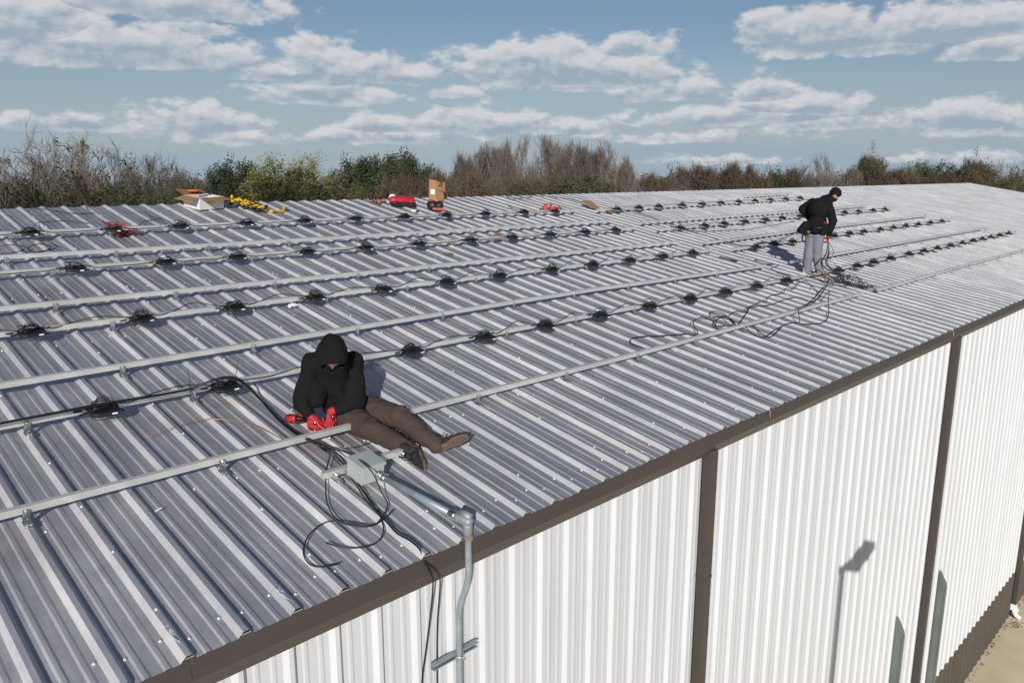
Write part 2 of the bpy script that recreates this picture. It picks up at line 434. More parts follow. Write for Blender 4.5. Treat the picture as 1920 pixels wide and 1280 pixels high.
# rake trim at the far gable
b = MB()
xe = NR1 * P + .02
for a, c in ((-.03, 1), ):
    b.prism([roof(xe - .10, -.03, .036), roof(xe + .05, -.03, .036), roof(xe + .05, -.03, -.15), roof(xe + .03, -.03, -.15), roof(xe + .03, -.03, .02), roof(xe - .10, -.03, .033)], roof(0, ridge_d(xe) + .01, 0) - roof(0, -.02, 0))
b.build('rake_trim', MT['roof'], bld)
# side lap lips every third rib, with the cut sheet edge
b = MB()
for nn in range(NR0, NR1, 3):
    x = nn * P + .043
    b.prism([roof(x, -.04, .0015), roof(x + .010, -.04, .0015), roof(x + .010, -.04, .004), roof(x, -.04, .004)], roof(0, ridge_d(x) - .5, 0) - roof(0, -.04, 0))
b.build('lap_seam', MT['roof'], bld)
# fasteners
b = MB(); rs = random.Random(11)
def screw(x, d, h):
    c = roof(x, d, h); nrm = Vector((0, -ST, CT)); u = Vector((1, 0, 0)); w = Vector((0, CT, ST)); n6 = 6
    vs = []
    for r_, z_ in ((.0095, .0005), (.0095, .003), (.006, .0032), (.005, .010)):
        for k in range(n6): vs.append(c + nrm * z_ + u * (r_ * math.cos(k * PI / 3)) + w * (r_ * math.sin(k * PI / 3)))
    fs = [tuple(18 + k for k in range(6))]
    for j in range(3):
        for k in range(6): fs.append((j * 6 + k, j * 6 + (k + 1) % 6, (j + 1) * 6 + (k + 1) % 6, (j + 1) * 6 + k))
    b.add(vs, fs)
for nn in range(-8, 120):
    for d in (.13, 1.45, 2.95, 4.45, 5.95, 7.45, 8.95, 10.0):
        if d > .2 and rs.random() < .25: continue
        screw(nn * P + .064 + rs.uniform(-.006, .006), d + rs.uniform(-.03, .03), 0)
        if (d < 1 and nn < 14) or (nn % 3 == 0): screw(nn * P + .245 + rs.uniform(-.006, .006), d + rs.uniform(-.04, .04) + .05, 0)
    if nn % 3 == 0:
        for k in range(16): screw(nn * P + rs.uniform(-.004, .004), .35 + k * .62 + rs.uniform(-.03, .03), .032)
o = b.build('roof_screws', MT['screw'], bld); o['kind'] = 'stuff'
b = MB(); q = prof_pts(NR0, NR1); n = len(q)
b.add([roof(x, -.022, -.030) for x, h in q] + [roof(x, -.022, h - .0008) for x, h in q], [(i, i + 1, n + i + 1, n + i) for i in range(n - 1)])
b.build('rib_end_shade', MT['rib_shade'], bld)  # black sheet standing in for the shade inside the open rib ends
# white sealant smears left at two rib ends
for (x, d) in ((-.012, .15), (2 * P - .012, .12)):
    b = MB(); b.ball(roof(x, d, .031), (.008, .09, .0012), nu=7, nv=4)
    for k in range(16):
        a = rs.uniform(-.004, .022); e = d + rs.uniform(-.09, .09)
        b.ball(roof(x + a, e, .030 if abs(a) < .018 else max(.002, .032 - (abs(a) - .0145) * 1.16)), (rs.uniform(.003, .008), rs.uniform(.006, .022), .0018), nu=7, nv=4)
    b.build('sealant_smear', MT['label'], bld)
# eave gutter: vertical face, slanted return, light lip
gx0, gx1 = NR0 * P - .05, NR1 * P + .02
def strip(mb, outline_yz, x0, x1):
    mb.prism([Vector((x0, y, z + H)) for y, z in outline_yz], (x1 - x0, 0, 0))
b = MB(); strip(b, [(-.022, -.006), (-.046, -.130), (.005, -.232), (.14, -.232), (.14, -.05), (.01, -.035), (-.016, -.006)], gx0, gx1)
gut = b.build('eave_gutter', MT['brown'], bld)
b = MB(); strip(b, [(-.0235, -.0045), (-.0235, -.0085), (-.012, -.0085), (-.012, -.0045)], gx0, gx1)
b.build('gutter_lip', MT['alu'], gut).matrix_parent_inverse = Matrix()
for sx in (-.0, 6.1, 12.2, 18.3, 24.4):
    b = MB(); b.box((sx + .006, -.0348, H - .062), (.0018, .004, .112), (Vector((1, 0, 0)), Vector((0, .976, -.215)), Vector((0, .215, .976)))); b.build('gutter_joint', MT['wains'], gut)
    for k in range(5):
        b = MB(); b.ball((sx + .02 + .004 * (k % 2), -.0262 - .0048 * k, H - .02 - .022 * k), .0032, nu=6, nv=4); b.build('rivet', MT['zinc'], gut)
# front wall sheets
YW = .095
def wall_sheet(name, z0, z1, off, m, nr0=NR0, nr1=NR1, zz=None):
    b = MB(); q = prof_pts(nr0, nr1); n = len(q)
    b.add([(x, YW - off - h, z0) for x, h in q] + [(x, YW - off - h, z1) for x, h in q], [(i, i + 1, n + i + 1, n + i) for i in range(n - 1)])
    return b.build(name, m, bld)
wall_sheet('wall_panel', 1.30, H - .215, 0, MT['white'])
wall_sheet('wainscot', .06, 1.318, .004, MT['wains'])
b = MB()
b.box((gx0 / 2 + gx1 / 2, YW + .03, .03), (gx1 - gx0 - .1, .05, .06)); b.build('base_trim', MT['brown'], bld)
# wall screws rows
b = MB()
for z in (2.6, 4.3, 6.0, 7.7):
    for nn in range(-3, 68): b.ball((nn * P + .06, YW, z + rs.uniform(-.01, .01)), (.006, .005, .006), nu=5, nv=4)
b.build('wall_screws', MT['white'], bld)['kind'] = 'stuff'
# gable ends and back wall
for nm, x in (('gable_wall', gx1 - .16), ('gable_wall', gx0 + .1)):
    b = MB(); r = ridge_d(x)
    q = []
    y = YW
    yb = r * CT * 2 - YW
    prof = []
    y = YW
    while y < yb:
        for dx, h in PROF:
            if y + dx + .042 < yb: prof.append((y + dx + .042, h))
        y += P
    sgn = 1 if x > 0 else -1
    def topz(y): return H - .02 + (y if y < r * CT else 2 * r * CT - y) * ST / CT
    n = len(prof)
    b.add([(x + sgn * h, y, 0) for y, h in prof] + [(x + sgn * h, y, topz(y)) for y, h in prof], [(i, i + 1, n + i + 1, n + i) for i in range(n - 1)])
    b.build(nm, MT['white'], bld)
b = MB(); yb = ridge_d(20) * CT * 2 - .1
b.quad((gx0 + .1, yb, 0), (gx1 - .16, yb, 0), (gx1 - .16, yb + .6, H - .1), (gx0 + .1, yb - .1, H - .1)); b.build('back_wall', MT['white'], bld)
# downspouts
for i in range(-1, 6):
    cx = 5.045 + 7.62 * i
    b = MB(); z0, z1 = .42, H - .190
    b.box((cx, YW - .032 - .052, (z0 + z1) / 2), (.108, .104, z1 - z0))
    sp = b.build('downspout', MT['brown'], bld, bevel=.008)
    for zz in (2.1, 4.6, 7.1):
        b = MB(); b.box((cx, YW - .032 - .053, zz), (.112, .108, .03)); local(b.build('strap', MT['brown'], sp))
    b = MB()
    b.box((cx, YW - .032 - .09, .30), (.125, .17, .05), (Vector((1, 0, 0)), Vector((0, .8, .6)), Vector((0, -.6, .8))))
    b.box((cx, YW - .032 - .052, .34), (.122, .118, .16))
    b.tube([(cx, YW - .09, .40), (cx, YW - .09, .26), (cx, YW - .15, .13), (cx, YW - .26, .07)], .055, 10)
    local(b.build('outlet', MT['label'], sp, bevel=0))
# leaf litter at the foot of the wall
b = MB(); rl = random.Random(5)
for k in range(150):
    x = rl.uniform(14, 26) ; y = YW - .06 - abs(rl.gauss(0, .035)); s = rl.uniform(.01, .03)
    if rl.random() < .3: x = 20.0 + rl.gauss(0, .15); y = -.15 + rl.gauss(0, .07)
    c = Vector((x, y, .016)); u = Vector((rl.uniform(-1, 1), rl.uniform(-1, 1), rl.uniform(-.2, .5))).normalized() * s; w = u.orthogonal().normalized() * s * .6
    b.quad(c - u, c + w, c + u, c - w)
tag(b.build('leaf_litter', MT['leafb']), 'brown leaf litter along the foot of the wall', 'leaves', kind='stuff')

# green grey fins standing against the wall, either side of the second downspout
for nm, x, lb in (('steel_fin', 11.35, 'green grey pointed steel box on the wall left of the brown downspout'),
                  ('steel_fin', 13.52, 'green grey pointed steel box on the wall right of the brown downspout')):
    root = empty(nm, lb, 'steel box', (x, YW, 0), 'green grey steel boxes on the wall')
    yo, yi = -.065, YW - .034; zt = 3.90; zf = 3.67
    b = MB(); b.prism([(x - .04, yi, .02), (x - .04, yo, .02), (x - .04, yo, zf), (x - .04, yi, zt)], (.08, 0, 0))
    b.build('casing', MT['duct'], root, bevel=.004)
    b = MB(); b.box((x, yo - .004, 1.8), (.10, .010, 3.62)); b.box((x, (yi + yo) / 2, zf - .03), (.086, yi - yo + .004, .012)); b.build('edge_flange', MT['duct'], root)
# ------------------------------------------------------------------ solar rails
def rail_profile_extrude(mb, x0, x1, dfun, hb):
    # cross section (d, h) with slots in the top and in the side facing down slope
    w, t = .0170, .048
    o = [(-w, 0), (w, 0), (w, t), (.005, t), (.005, t - .008), (-.005, t - .008), (-.005, t), (-w, t), (-w, t * .80), (-w + .004, t * .78), (-w + .004, t * .62), (-w, t * .60), (-w, t * .36), (-w + .003, t * .34), (-w + .003, t * .22), (-w, t * .2)]
    k = max(1, int((x1 - x0) / 1.5)); rows = []
    for i in range(k + 1):
        x = x0 + (x1 - x0) * i / k
        rows.append([roof(x, dfun(x) + a, hb + h) for a, h in o])
    n = len(o); vs = [p for r in rows for p in r]; fs = []
    for i in range(k):
        for j in range(n):
            j2 = (j + 1) % n; fs.append((i * n + j, (i + 1) * n + j, (i + 1) * n + j2, i * n + j2))
    fs.append(tuple(range(n))); fs.append(tuple(k * n + j for j in reversed(range(n))))
    mb.add(vs, fs)
def foot_mb(x, d, hb=.096):
    b = MB(); U = Vector((1, 0, 0)); V = Vector((0, CT, ST)); W_ = Vector((0, -ST, CT)); ax = (U, V, W_)
    b.box(roof(x, d - .045, .035), (.050, .085, .005), ax)
    b.box(roof(x, d - .022, .035 + (hb - .01) / 2), (.042, .005, hb - .005), ax)
    for dx in (-.013, .013):
        b.tube([roof(x + dx, d - .062, .036), roof(x + dx, d - .062, .049)], .0085, 6)
        b.tube([roof(x + dx, d - .062, .0375), roof(x + dx, d - .062, .0395)], .013, 8)
    b.tube([roof(x, d - .020, hb + .018), roof(x, d - .046, hb + .018)], .010, 6)
    b.tube([roof(x, d - .034, hb + .018), roof(x, d - .038, hb + .018)], .015, 8)
    b.box(roof(x + .004, d - .085, .036), (.030, .030, .006), ax)
    return b
def lin(pts):
    def f(x):
        if x <= pts[0][0]: return pts[0][1]
        for (a, b_), (c, e) in zip(pts, pts[1:]):
            if x <= c: return b_ + (e - b_) * (x - a) / (c - a)
        return pts[-1][1]
    return f
RAILS = [  # x0, x1, d(x), name words, foot rib phase
 (-4.0, 12.369, lin([(-0.017, 1.577), (2.944, 1.538), (5.905, 1.503), (12.418, 1.538)]), 'lowest bare rail of the near array', 0),
 (-4.0, 12.369, lin([(-0.017, 2.762), (3.931, 2.742), (12.024, 2.643)]), 'lower cabled rail of the near array, second up from the eave', 1),
 (-4.0, 12.32, lin([(-0.017, 3.482), (2.944, 3.512), (6.892, 3.551), (12.221, 3.383)]), 'third rail up from the eave, bare, near array', 0),
 (-4.0, 12.369, lin([(0.279, 4.637), (3.931, 4.647), (12.32, 4.578)]), 'fourth rail up from the eave, carrying inverters, near array', 1),
 (-4.0, 12.27, lin([(0.477, 5.367), (3.931, 5.338), (12.221, 5.278)]), 'fifth rail up from the eave, bare, near array', 0),
 (-4.0, 12.369, lin([(0.674, 6.591), (4.918, 6.542), (12.32, 6.473)]), 'sixth rail up from the eave, carrying inverters, near array', 1),
 (-4.0, 12.418, lin([(0.871, 7.242), (4.918, 7.183), (12.32, 7.163)]), 'seventh rail up from the eave, bare, near array', 0),
 (-4.0, 12.517, lin([(0.97, 8.367), (5.905, 8.367), (12.517, 8.229)]), 'highest rail of the near array just below the ridge clutter', 1),
 (13.011, 30.578, lin([(13.011, 1.518), (17.748, 1.577), (23.67, 1.597)]), 'lowest bare rail of the far array', 2),
 (12.813, 28.209, lin([(12.813, 2.624), (17.748, 2.752), (28.111, 2.851)]), 'lower cabled rail of the far array by the worker', 1),
 (13.307, 27.223, lin([(13.307, 3.354), (27.124, 3.502)]), 'third rail up from the eave, bare, far array', 2),
 (13.011, 27.913, lin([(13.011, 4.459), (19.426, 4.607), (27.815, 4.686)]), 'fourth rail up from the eave, carrying inverters, far array', 1),
 (12.912, 27.321, lin([(12.912, 5.042), (19.722, 5.249), (27.223, 5.357)]), 'fifth rail up from the eave, bare, far array', 2),
 (12.912, 27.42, lin([(13.011, 6.236), (20.314, 6.453), (27.321, 6.473)]), 'sixth rail up from the eave, carrying inverters, far array', 1),
 (13.06, 26.63, lin([(13.109, 6.867), (26.532, 7.065)]), 'seventh rail up from the eave, bare, far array', 2),
 (13.109, 25.446, lin([(13.307, 8.17), (19.13, 8.367), (25.249, 8.545)]), 'highest long rail of the far array', 1),
 (21.794, 25.249, lin([(21.893, 9.108), (25.15, 9.275)]), 'short rail lying alone nearest the ridge', 0),
 (1.43, 2.30, lin([(1.4, 1.06), (2.3, 1.07)]), 'short rail piece under the grey junction box', 5),
]
for (x0, x1, df, words, ph) in RAILS:
    root = empty('mounting_rail', 'silver aluminium rail, ' + words, 'rail', roof(x0, df(x0), 0), 'aluminium rails across the roof')
    b = MB(); rail_profile_extrude(b, x0, x1, df, .050 if ph == 5 else .096)
    b.build('rail_bar', MT['alu'], root)
    if ph == 5:
        for x in (1.53, 2.14): foot_mb(x, df(x), .050).build('mounting_foot', MT['zinc'], root)
        continue
    n0 = math.ceil(x0 / P)
    for nn in range(n0, int(x1 / P) + 1):
        if nn % 4 == {0: 3, 1: 0, 2: 1}[ph] and nn * P - x0 > .05 and x1 - nn * P > .02:
            foot_mb(nn * P, df(nn * P)).build('mounting_foot', MT['zinc'], root)

# ------------------------------------------------------------------ inverters with coiled leads
U = Vector((1, 0, 0)); V = Vector((0, CT, ST)); W_ = Vector((0, -ST, CT))
def make_inverter(seed, label):
    r = random.Random(seed)
    root = empty('solar_inverter', label, 'inverter', (0, 0, 0), 'black inverters along the rails')
    # own frame: x along rail, y up slope, z off the roof; origin at rail bar centre on the roof pan
    b = MB()
    o = [(-.118, -.050), (-.105, -.185), (-.065, -.208), (.080, -.208), (.118, -.175), (.124, -.05), (.095, -.028), (-.09, -.028)]
    b.prism([(x * 1.06, y, .068) for x, y in o], (0, 0, .038))
    for k in range(7): b.box((-.075 + .024 * k, -.11, .106), (.005, .12, .008))
    h = b.build('housing', MT['blackp'], root, bevel=.003)
    b = MB(); b.box((.066, -.2095, .089), (.046, .003, .014)); b.build('sticker', MT['label'], root)
    b = MB(); b.box((0, -.015, .104), (.06, .07, .004)); b.box((0, -.045, .100), (.05, .02, .012)); b.tube([(0, .0, .104), (0, .0, .114)], .009, 6); b.build('bracket', MT['zinc'], root)
    b = MB()
    n = r.choice((4, 5))
    for k in range(n):
        cx = r.uniform(-.03, .02); cy = -.085 + r.uniform(-.03, .03); rx = r.uniform(.070, .100); ry = r.uniform(.030, .050)
        tilt = r.uniform(.1, .9); rot = r.uniform(-.25, .25); base = .112 + .006 * k
        pts = []
        for i in range(19):
            a = 2 * PI * i / 18 * (1 if k else .93)
            x = rx * math.cos(a); y = ry * math.sin(a)
            X = x * math.cos(rot) - y * math.sin(rot); Y = x * math.sin(rot) + y * math.cos(rot)
            z = base + max(0, (Y + ry) * math.sin(tilt) * .9) + .004 * math.sin(3 * a)
            pts.append((cx + X, cy + Y * math.cos(tilt) * 1.0, z))
        b.tube(pts, .0046, 5)
    # one high loop standing up
    hgt = r.uniform(.05, .12); x0 = r.uniform(-.08, .02); pts = []
    for i in range(13):
        a = PI * i / 12
        pts.append((x0 + .075 * (1 - math.cos(a)) * .8, -.05 + .012 * math.sin(2 * a), .108 + hgt * math.sin(a)))
    b.tube(pts, .0042, 5)
    for k in range(5): b.ball((r.uniform(-.08, .08), -.08 + r.uniform(-.05, .04), .115), (.035, .020, .012), nu=8, nv=5)
    b.build('cable_coil', MT['black'], root, smooth=True)
    for (x, y, z, dx, dy, dz) in ((-.19, -.045, .088, -1, .1, -.05), (-.165, -.10, .080, -1, -.25, -.1), (.14, -.12, .070, 1, -.35, -.25)):
        b = MB(); D = Vector((dx, dy, dz)).normalized(); c = Vector((x, y, z))
        b.tube([c - D * .035, c - D * .030, c - D * .005, c, c + D * .02, c + D * .034], [.008, .0115, .0115, .009, .0105, .008], 8)
        b.tube(spline([c - D * .035, c - D * .07 + Vector((0, 0, .012)), (max(-.09, min(.09, x * .4)), -.09, .095)], 4), .0036, 5)
        b.build('connector', MT['blackp'], root, smooth=False)
    b = MB()
    b.tube(spline([(.06, -.17, .075), (.04, -.20, .055), (-.03, -.205, .045), (-.09, -.18, .045), (-.11, -.13, .055), (-.07, -.11, .07)], 5), .0036, 5)
    b.tube(spline([(.08, -.12, .105), (.16, -.09, .12), (.20, -.05, .105), (.17, -.02, .09)], 5), .0036, 5)
    b.build('lead', MT['black'], root, smooth=True)
    return root
ORD = ['first', 'second', 'third', 'fourth', 'fifth', 'sixth', 'seventh', 'eighth', 'ninth', 'tenth', 'eleventh', 'twelfth', 'thirteenth', 'fourteenth', 'fifteenth']
INV = [
 ('lowest cabled rail, near array', 1, [0.5, 1.46, 3.44, 4.47, 5.47, 6.51, 7.6, 8.59, 9.58, 10.55, 11.62]),
 ('second cabled rail up, near array', 3, [-0.53, 0.49, 1.46, 2.46, 3.46, 4.47, 5.49, 6.48, 7.62, 8.6, 9.62, 10.59, 11.58]),
 ('third cabled rail up, near array', 5, [0.41, 1.46, 2.47, 3.41, 4.46, 5.49, 6.5, 7.62, 8.58, 9.62, 10.63, 11.58]),
 ('top cabled rail, near array', 7, [1.45, 2.49, 3.41, 4.49, 5.5, 6.51, 7.56, 8.54, 9.59, 10.67, 11.63]),
 ('lowest cabled rail, far array', 9, [13.78, 14.77, 15.68, 16.72, 17.95, 18.98, 19.98, 21.07, 22.1, 23.12, 24.05, 24.94, 25.95, 26.98]),
 ('second cabled rail up, far array', 11, [13.85, 14.75, 15.63, 16.72, 17.95, 18.95, 19.92, 21.07, 22.1, 23.12, 24.2, 25.33, 26.46]),
 ('third cabled rail up, far array', 13, [13.66, 14.72, 15.65, 16.68, 17.82, 18.83, 19.96, 20.95, 22.03, 23.02, 24.1, 25.3, 26.34]),
 ('top cabled rail, far array', 15, [13.8, 14.74, 15.65, 16.76, 17.83, 18.88, 19.96, 20.95, 22.03, 23.12, 24.25]),
]
protos = []
ri = random.Random(21)
def copy_tree(o, parent=None):
    c = o.copy(); COL.objects.link(c); c.parent = parent
    for ch in list(o.children): copy_tree(ch, c)
    return c
cnt = 0
used = set()
INVPOS = {}
for words, ri_, xs in INV:
    df = RAILS[ri_][2]; INVPOS[ri_] = []
    for i, x in enumerate(xs):
        lab = 'black inverter, %s from left on the %s' % (ORD[i], words)
        v = ri.randrange(7)
        if len(protos) < 7: protos.append(make_inverter(40 + len(protos), lab)); o = protos[-1]
        else: o = copy_tree(protos[v])
        o['label'] = lab
        yawj = ri.uniform(-.22, .22)
        d = df(x) - .0
        p = roof(x, d, .058)
        o.matrix_basis = Matrix(((U.x, V.x, W_.x, p.x), (U.y, V.y, W_.y, p.y), (U.z, V.z, W_.z, p.z), (0, 0, 0, 1))) @ Matrix.Rotation(yawj, 4, 'Z') @ Matrix.Scale(.86, 4)
        INVPOS[ri_].append(x)

# trunk cables joining the inverters
def cable(name, label, pts, r=.0048, cat='cable', m='black', group=None, n=4):
    b = MB(); b.tube(spline(pts, n), r, 6); o = b.build(name, MT[m], None, smooth=True)
    tag(o, label, cat, group); return o
rc = random.Random(5)
for words, ri_, xs in INV:
    df = RAILS[ri_][2]; pts = []
    xa = xs[0] - 1.0 if xs[0] < 3 else xs[0] - .35
    if ri_ == 1: xa = .3
    xx = [xa] + xs
    pts.append(roof(xa, df(xa) - .02, .155))
    for i, x in enumerate(xs):
        x0 = xx[i]
        if i or xa < xs[0] - .5:
            L_ = x - x0
            style = rc.random()
            up = (.05 + .03 * rc.random()) if ri_ in (1, 3, 9, 11) else .0
            if ri_ in (5, 7) :
                for k in (.25, .5, .75): pts.append(roof(x0 + L_ * k, df(x) - .030 - .004 * math.sin(k * 9), .124 - .012 * math.sin(k * PI) + .006 * rc.random()))
            else:
                s = 1 if rc.random() < .6 else -1
                pts.append(roof(x0 + L_ * .22, df(x) - .035, .133))
                pts.append(roof(x0 + L_ * .40, df(x) + .0, .154))
                pts.append(roof(x0 + L_ * .60, df(x) + up * s * .6, .160 + up * .5))
                pts.append(roof(x0 + L_ * .80, df(x) + .0, .158))
        pts.append(roof(x - .10, df(x) - .05, .156)); pts.append(roof(x + .10, df(x) - .05, .156))
    cable('trunk_cable', 'thin black cable joining the inverters along the %s' % words, pts, group='cables along the rails', n=3)

T = {'bundle': [(-0.367, 2.68, 0.175),(-0.176, 2.689, 0.165),(0.157, 2.669, 0.175),(0.479, 2.649, 0.185),(0.92, 2.662, 0.165),(1.158, 2.667, 0.165),(1.329, 2.598, 0.235),(1.436, 2.58, 0.245),(1.541, 2.554, 0.205),(1.673, 2.524, 0.06),(1.625, 2.064, 0.045),(1.616, 1.742, 0.05),(1.554, 1.373, 0.155),(1.632, 1.331, 0.09)], 'a': [(1.557, 1.38, 0.165),(1.666, 1.341, 0.09),(1.509, 1.129, 0.06),(1.362, 0.895, 0.04),(1.284, 0.734, 0.04),(1.253, 0.585, 0.04),(1.287, 0.473, 0.04),(1.391, 0.391, 0.04),(1.522, 0.419, 0.04),(1.639, 0.476, 0.04)], 'b': [(1.564, 1.317, 0.165),(1.694, 1.229, 0.08),(1.63, 0.999, 0.07),(1.587, 0.729, 0.04),(1.526, 0.493, 0.04),(1.429, 0.3, 0.04),(1.298, 0.216, 0.04),(1.159, 0.254, 0.04),(1.09, 0.327, 0.04),(1.056, 0.397, 0.04)], 'c': [(1.584, 1.276, 0.165),(1.763, 1.256, 0.08),(1.619, 0.846, 0.235),(1.611, 0.7, 0.215),(1.651, 0.637, 0.08),(1.641, 0.547, 0.04),(1.497, 0.427, 0.04),(1.398, 0.401, 0.04),(1.287, 0.518, 0.04),(1.178, 0.589, 0.04),(1.027, 0.535, 0.04),(0.905, 0.41, 0.04),(0.861, 0.296, 0.04),(0.881, 0.213, 0.04),(0.967, 0.174, 0.04),(1.012, 0.169, 0.04)], 'e': [(1.546, 1.317, 0.165),(1.645, 1.231, 0.07),(1.603, 0.937, 0.06),(1.538, 0.637, 0.04),(1.511, 0.403, 0.04),(1.487, 0.233, 0.04),(1.509, 0.111, 0.04),(1.509, 0.01, 0.03)], 'copper': [(0.694, 2.273, 0.035),(0.911, 2.334, 0.035),(1.19, 2.34, 0.035),(1.414, 2.105, 0.035),(1.464, 1.937, 0.035),(1.512, 1.721, 0.035)], 'legwire': [(1.567, 1.383, 0.165),(1.743, 1.409, 0.06),(1.895, 1.343, 0.05),(2.082, 1.358, 0.05),(2.308, 1.379, 0.05),(2.534, 1.385, 0.05)], 'L1': [(6.25, 1.724, 0.04),(6.236, 1.908, 0.04),(6.408, 2.014, 0.04),(6.616, 1.994, 0.04),(6.924, 1.889, 0.04),(7.248, 1.811, 0.04),(7.445, 1.724, 0.04),(7.604, 1.896, 0.08),(7.769, 1.999, 0.1),(8.096, 2.056, 0.08),(8.202, 1.955, 0.04),(7.99, 1.782, 0.04),(7.943, 1.687, 0.04)], 'L2': [(7.946, 1.755, 0.04),(8.11, 1.857, 0.1),(8.424, 1.923, 0.1),(8.494, 1.82, 0.06),(8.389, 1.707, 0.04),(8.411, 1.867, 0.08),(8.506, 2.027, 0.04),(8.418, 2.088, 0.04),(8.511, 2.203, 0.04),(8.626, 2.197, 0.06),(8.702, 2.074, 0.04),(8.46, 1.774, 0.04)], 'L3': [(8.024, 1.803, 0.04),(8.273, 1.732, 0.04),(8.465, 1.708, 0.04),(9.236, 1.99, 0.04),(9.418, 2.07, 0.06),(9.695, 2.081, 0.04),(10.045, 2.03, 0.04),(10.646, 2.093, 0.04),(11.069, 2.056, 0.04),(10.969, 1.862, 0.04)], 'L4': [(8.696, 1.999, 0.04),(8.964, 2.03, 0.07),(9.185, 1.97, 0.04),(9.316, 2.045, 0.08),(9.751, 2.144, 0.04),(9.924, 2.162, 0.07),(10.111, 2.148, 0.04),(10.229, 2.207, 0.08),(10.668, 2.328, 0.04),(11.025, 2.323, 0.04),(11.196, 2.381, 0.08),(11.565, 2.387, 0.04),(11.867, 2.48, 0.08),(12.381, 2.584, 0.04),(12.266, 2.447, 0.04),(11.788, 2.045, 0.04)], 'L5': [(12.408, 2.225, 0.04),(11.748, 2.027, 0.04),(10.974, 1.818, 0.04),(10.42, 1.741, 0.04),(10.043, 1.694, 0.04)], 'L5b': [(12.711, 2.294, 0.04),(11.728, 1.97, 0.04),(10.867, 1.74, 0.04),(10.401, 1.691, 0.04),(9.959, 1.591, 0.04)], 'L6': [(11.574, 1.899, 0.04),(10.182, 1.552, 0.145),(9.618, 1.403, 0.185),(9.583, 1.334, 0.04),(9.238, 1.381, 0.04),(8.481, 1.183, 0.04),(8.39, 1.263, 0.04),(8.628, 1.581, 0.04),(8.696, 1.674, 0.04)], 'L7': [(12.201, 2.027, 0.04),(10.868, 1.501, 0.185),(10.563, 1.319, 0.04),(10.021, 1.15, 0.04),(9.595, 1.23, 0.04),(9.404, 1.376, 0.04),(8.807, 1.313, 0.04),(8.301, 1.212, 0.04),(8.243, 1.328, 0.04),(8.419, 1.551, 0.04)], 'L9': [(13.091, 2.538, 0.04),(13.219, 2.264, 0.04),(13.168, 2.136, 0.04),(13.603, 2.446, 0.1),(13.923, 2.656, 0.1)], 'L10': [(11.958, 2.692, 0.09),(12.576, 2.558, 0.1),(12.873, 2.381, 0.04),(13.261, 2.148, 0.04),(13.094, 1.844, 0.04)], 'L10b': [(12.825, 2.543, 0.04),(12.724, 2.219, 0.04),(13.154, 1.999, 0.04),(13.308, 1.663, 0.04),(13.44, 1.516, 0.1)], 'L11': [(13.012, 3.556, 0.04),(12.818, 3.695, 0.04),(13.002, 3.948, 0.04),(12.984, 3.645, 0.04),(13.11, 3.486, 0.04),(12.625, 3.381, 0.04),(12.45, 3.146, 0.04),(12.471, 2.935, 0.04)], 'L13': [(14.122, 8.223, 0.1),(14.482, 7.663, 0.04),(14.108, 6.33, 0.04),(14.012, 5.629, 0.04),(13.956, 5.055, 0.04),(13.931, 4.538, 0.1)], 'L14': [(13.746, 6.147, 0.1),(14.284, 6.083, 0.04),(15.289, 5.982, 0.04),(16.175, 5.912, 0.04),(16.429, 5.515, 0.2),(14.749, 4.127, 0.7)], 'L15': [(13.698, 4.521, 0.05),(14.778, 4.613, 0.1),(14.845, 4.317, 0.3),(14.508, 3.861, 0.6)], 'L15b': [(13.821, 4.489, 0.05),(14.946, 4.572, 0.1),(15.051, 4.319, 0.3),(14.56, 3.85, 0.6)], 'tl1': [(0.883, 7.856, 0.04),(0.956, 7.679, 0.04),(1.134, 7.71, 0.04),(1.29, 7.914, 0.04),(1.222, 8.071, 0.04),(1.043, 8.06, 0.04),(0.932, 7.951, 0.04)], 'tl2': [(1.207, 7.771, 0.04),(1.388, 7.669, 0.04),(1.571, 7.87, 0.04),(1.51, 8.057, 0.04),(1.367, 7.978, 0.04),(1.286, 7.804, 0.04),(1.381, 7.643, 0.04),(1.64, 7.853, 0.04),(1.617, 8.06, 0.04)], 'tl3': [(1.483, 8.402, 0.145),(1.745, 9.191, 0.04),(1.881, 9.269, 0.04),(2.165, 9.288, 0.04),(2.404, 9.105, 0.04)], 'tl4': [(1.927, 10.243, 0.04),(2.132, 10.063, 0.04),(2.352, 9.804, 0.04),(2.643, 9.723, 0.04),(2.673, 9.989, 0.04),(2.719, 10.263, 0.04)], 'tl5': [(2.884, 8.512, 0.1),(3.182, 9.074, 0.04),(3.373, 9.152, 0.04),(3.479, 9.172, 0.04),(3.474, 9.287, 0.04),(3.393, 9.377, 0.04),(3.393, 9.593, 0.07)], 'far1': [(12.375, 10.973, 0.1),(12.556, 10.857, 0.04),(12.052, 10.045, 0.04),(12.33, 9.956, 0.04),(12.678, 10.248, 0.04),(12.544, 10.456, 0.04),(12.559, 9.999, 0.04),(12.969, 10.158, 0.04),(13.078, 10.416, 0.04)], 'far2': [(11.295, 9.336, 0.04),(11.164, 9.008, 0.04),(11.163, 8.785, 0.04),(11.49, 8.684, 0.04),(11.643, 8.495, 0.04)], 'far3': [(13.131, 10.277, 0.04),(13.841, 9.816, 0.04),(13.903, 9.415, 0.04),(13.964, 9.022, 0.04)], 'pins': [(1.17, 2.664, 0.145),(1.565, 2.709, 0.145)]}
def tp(k): return [roof(x, d, h) for x, d, h in T[k]]
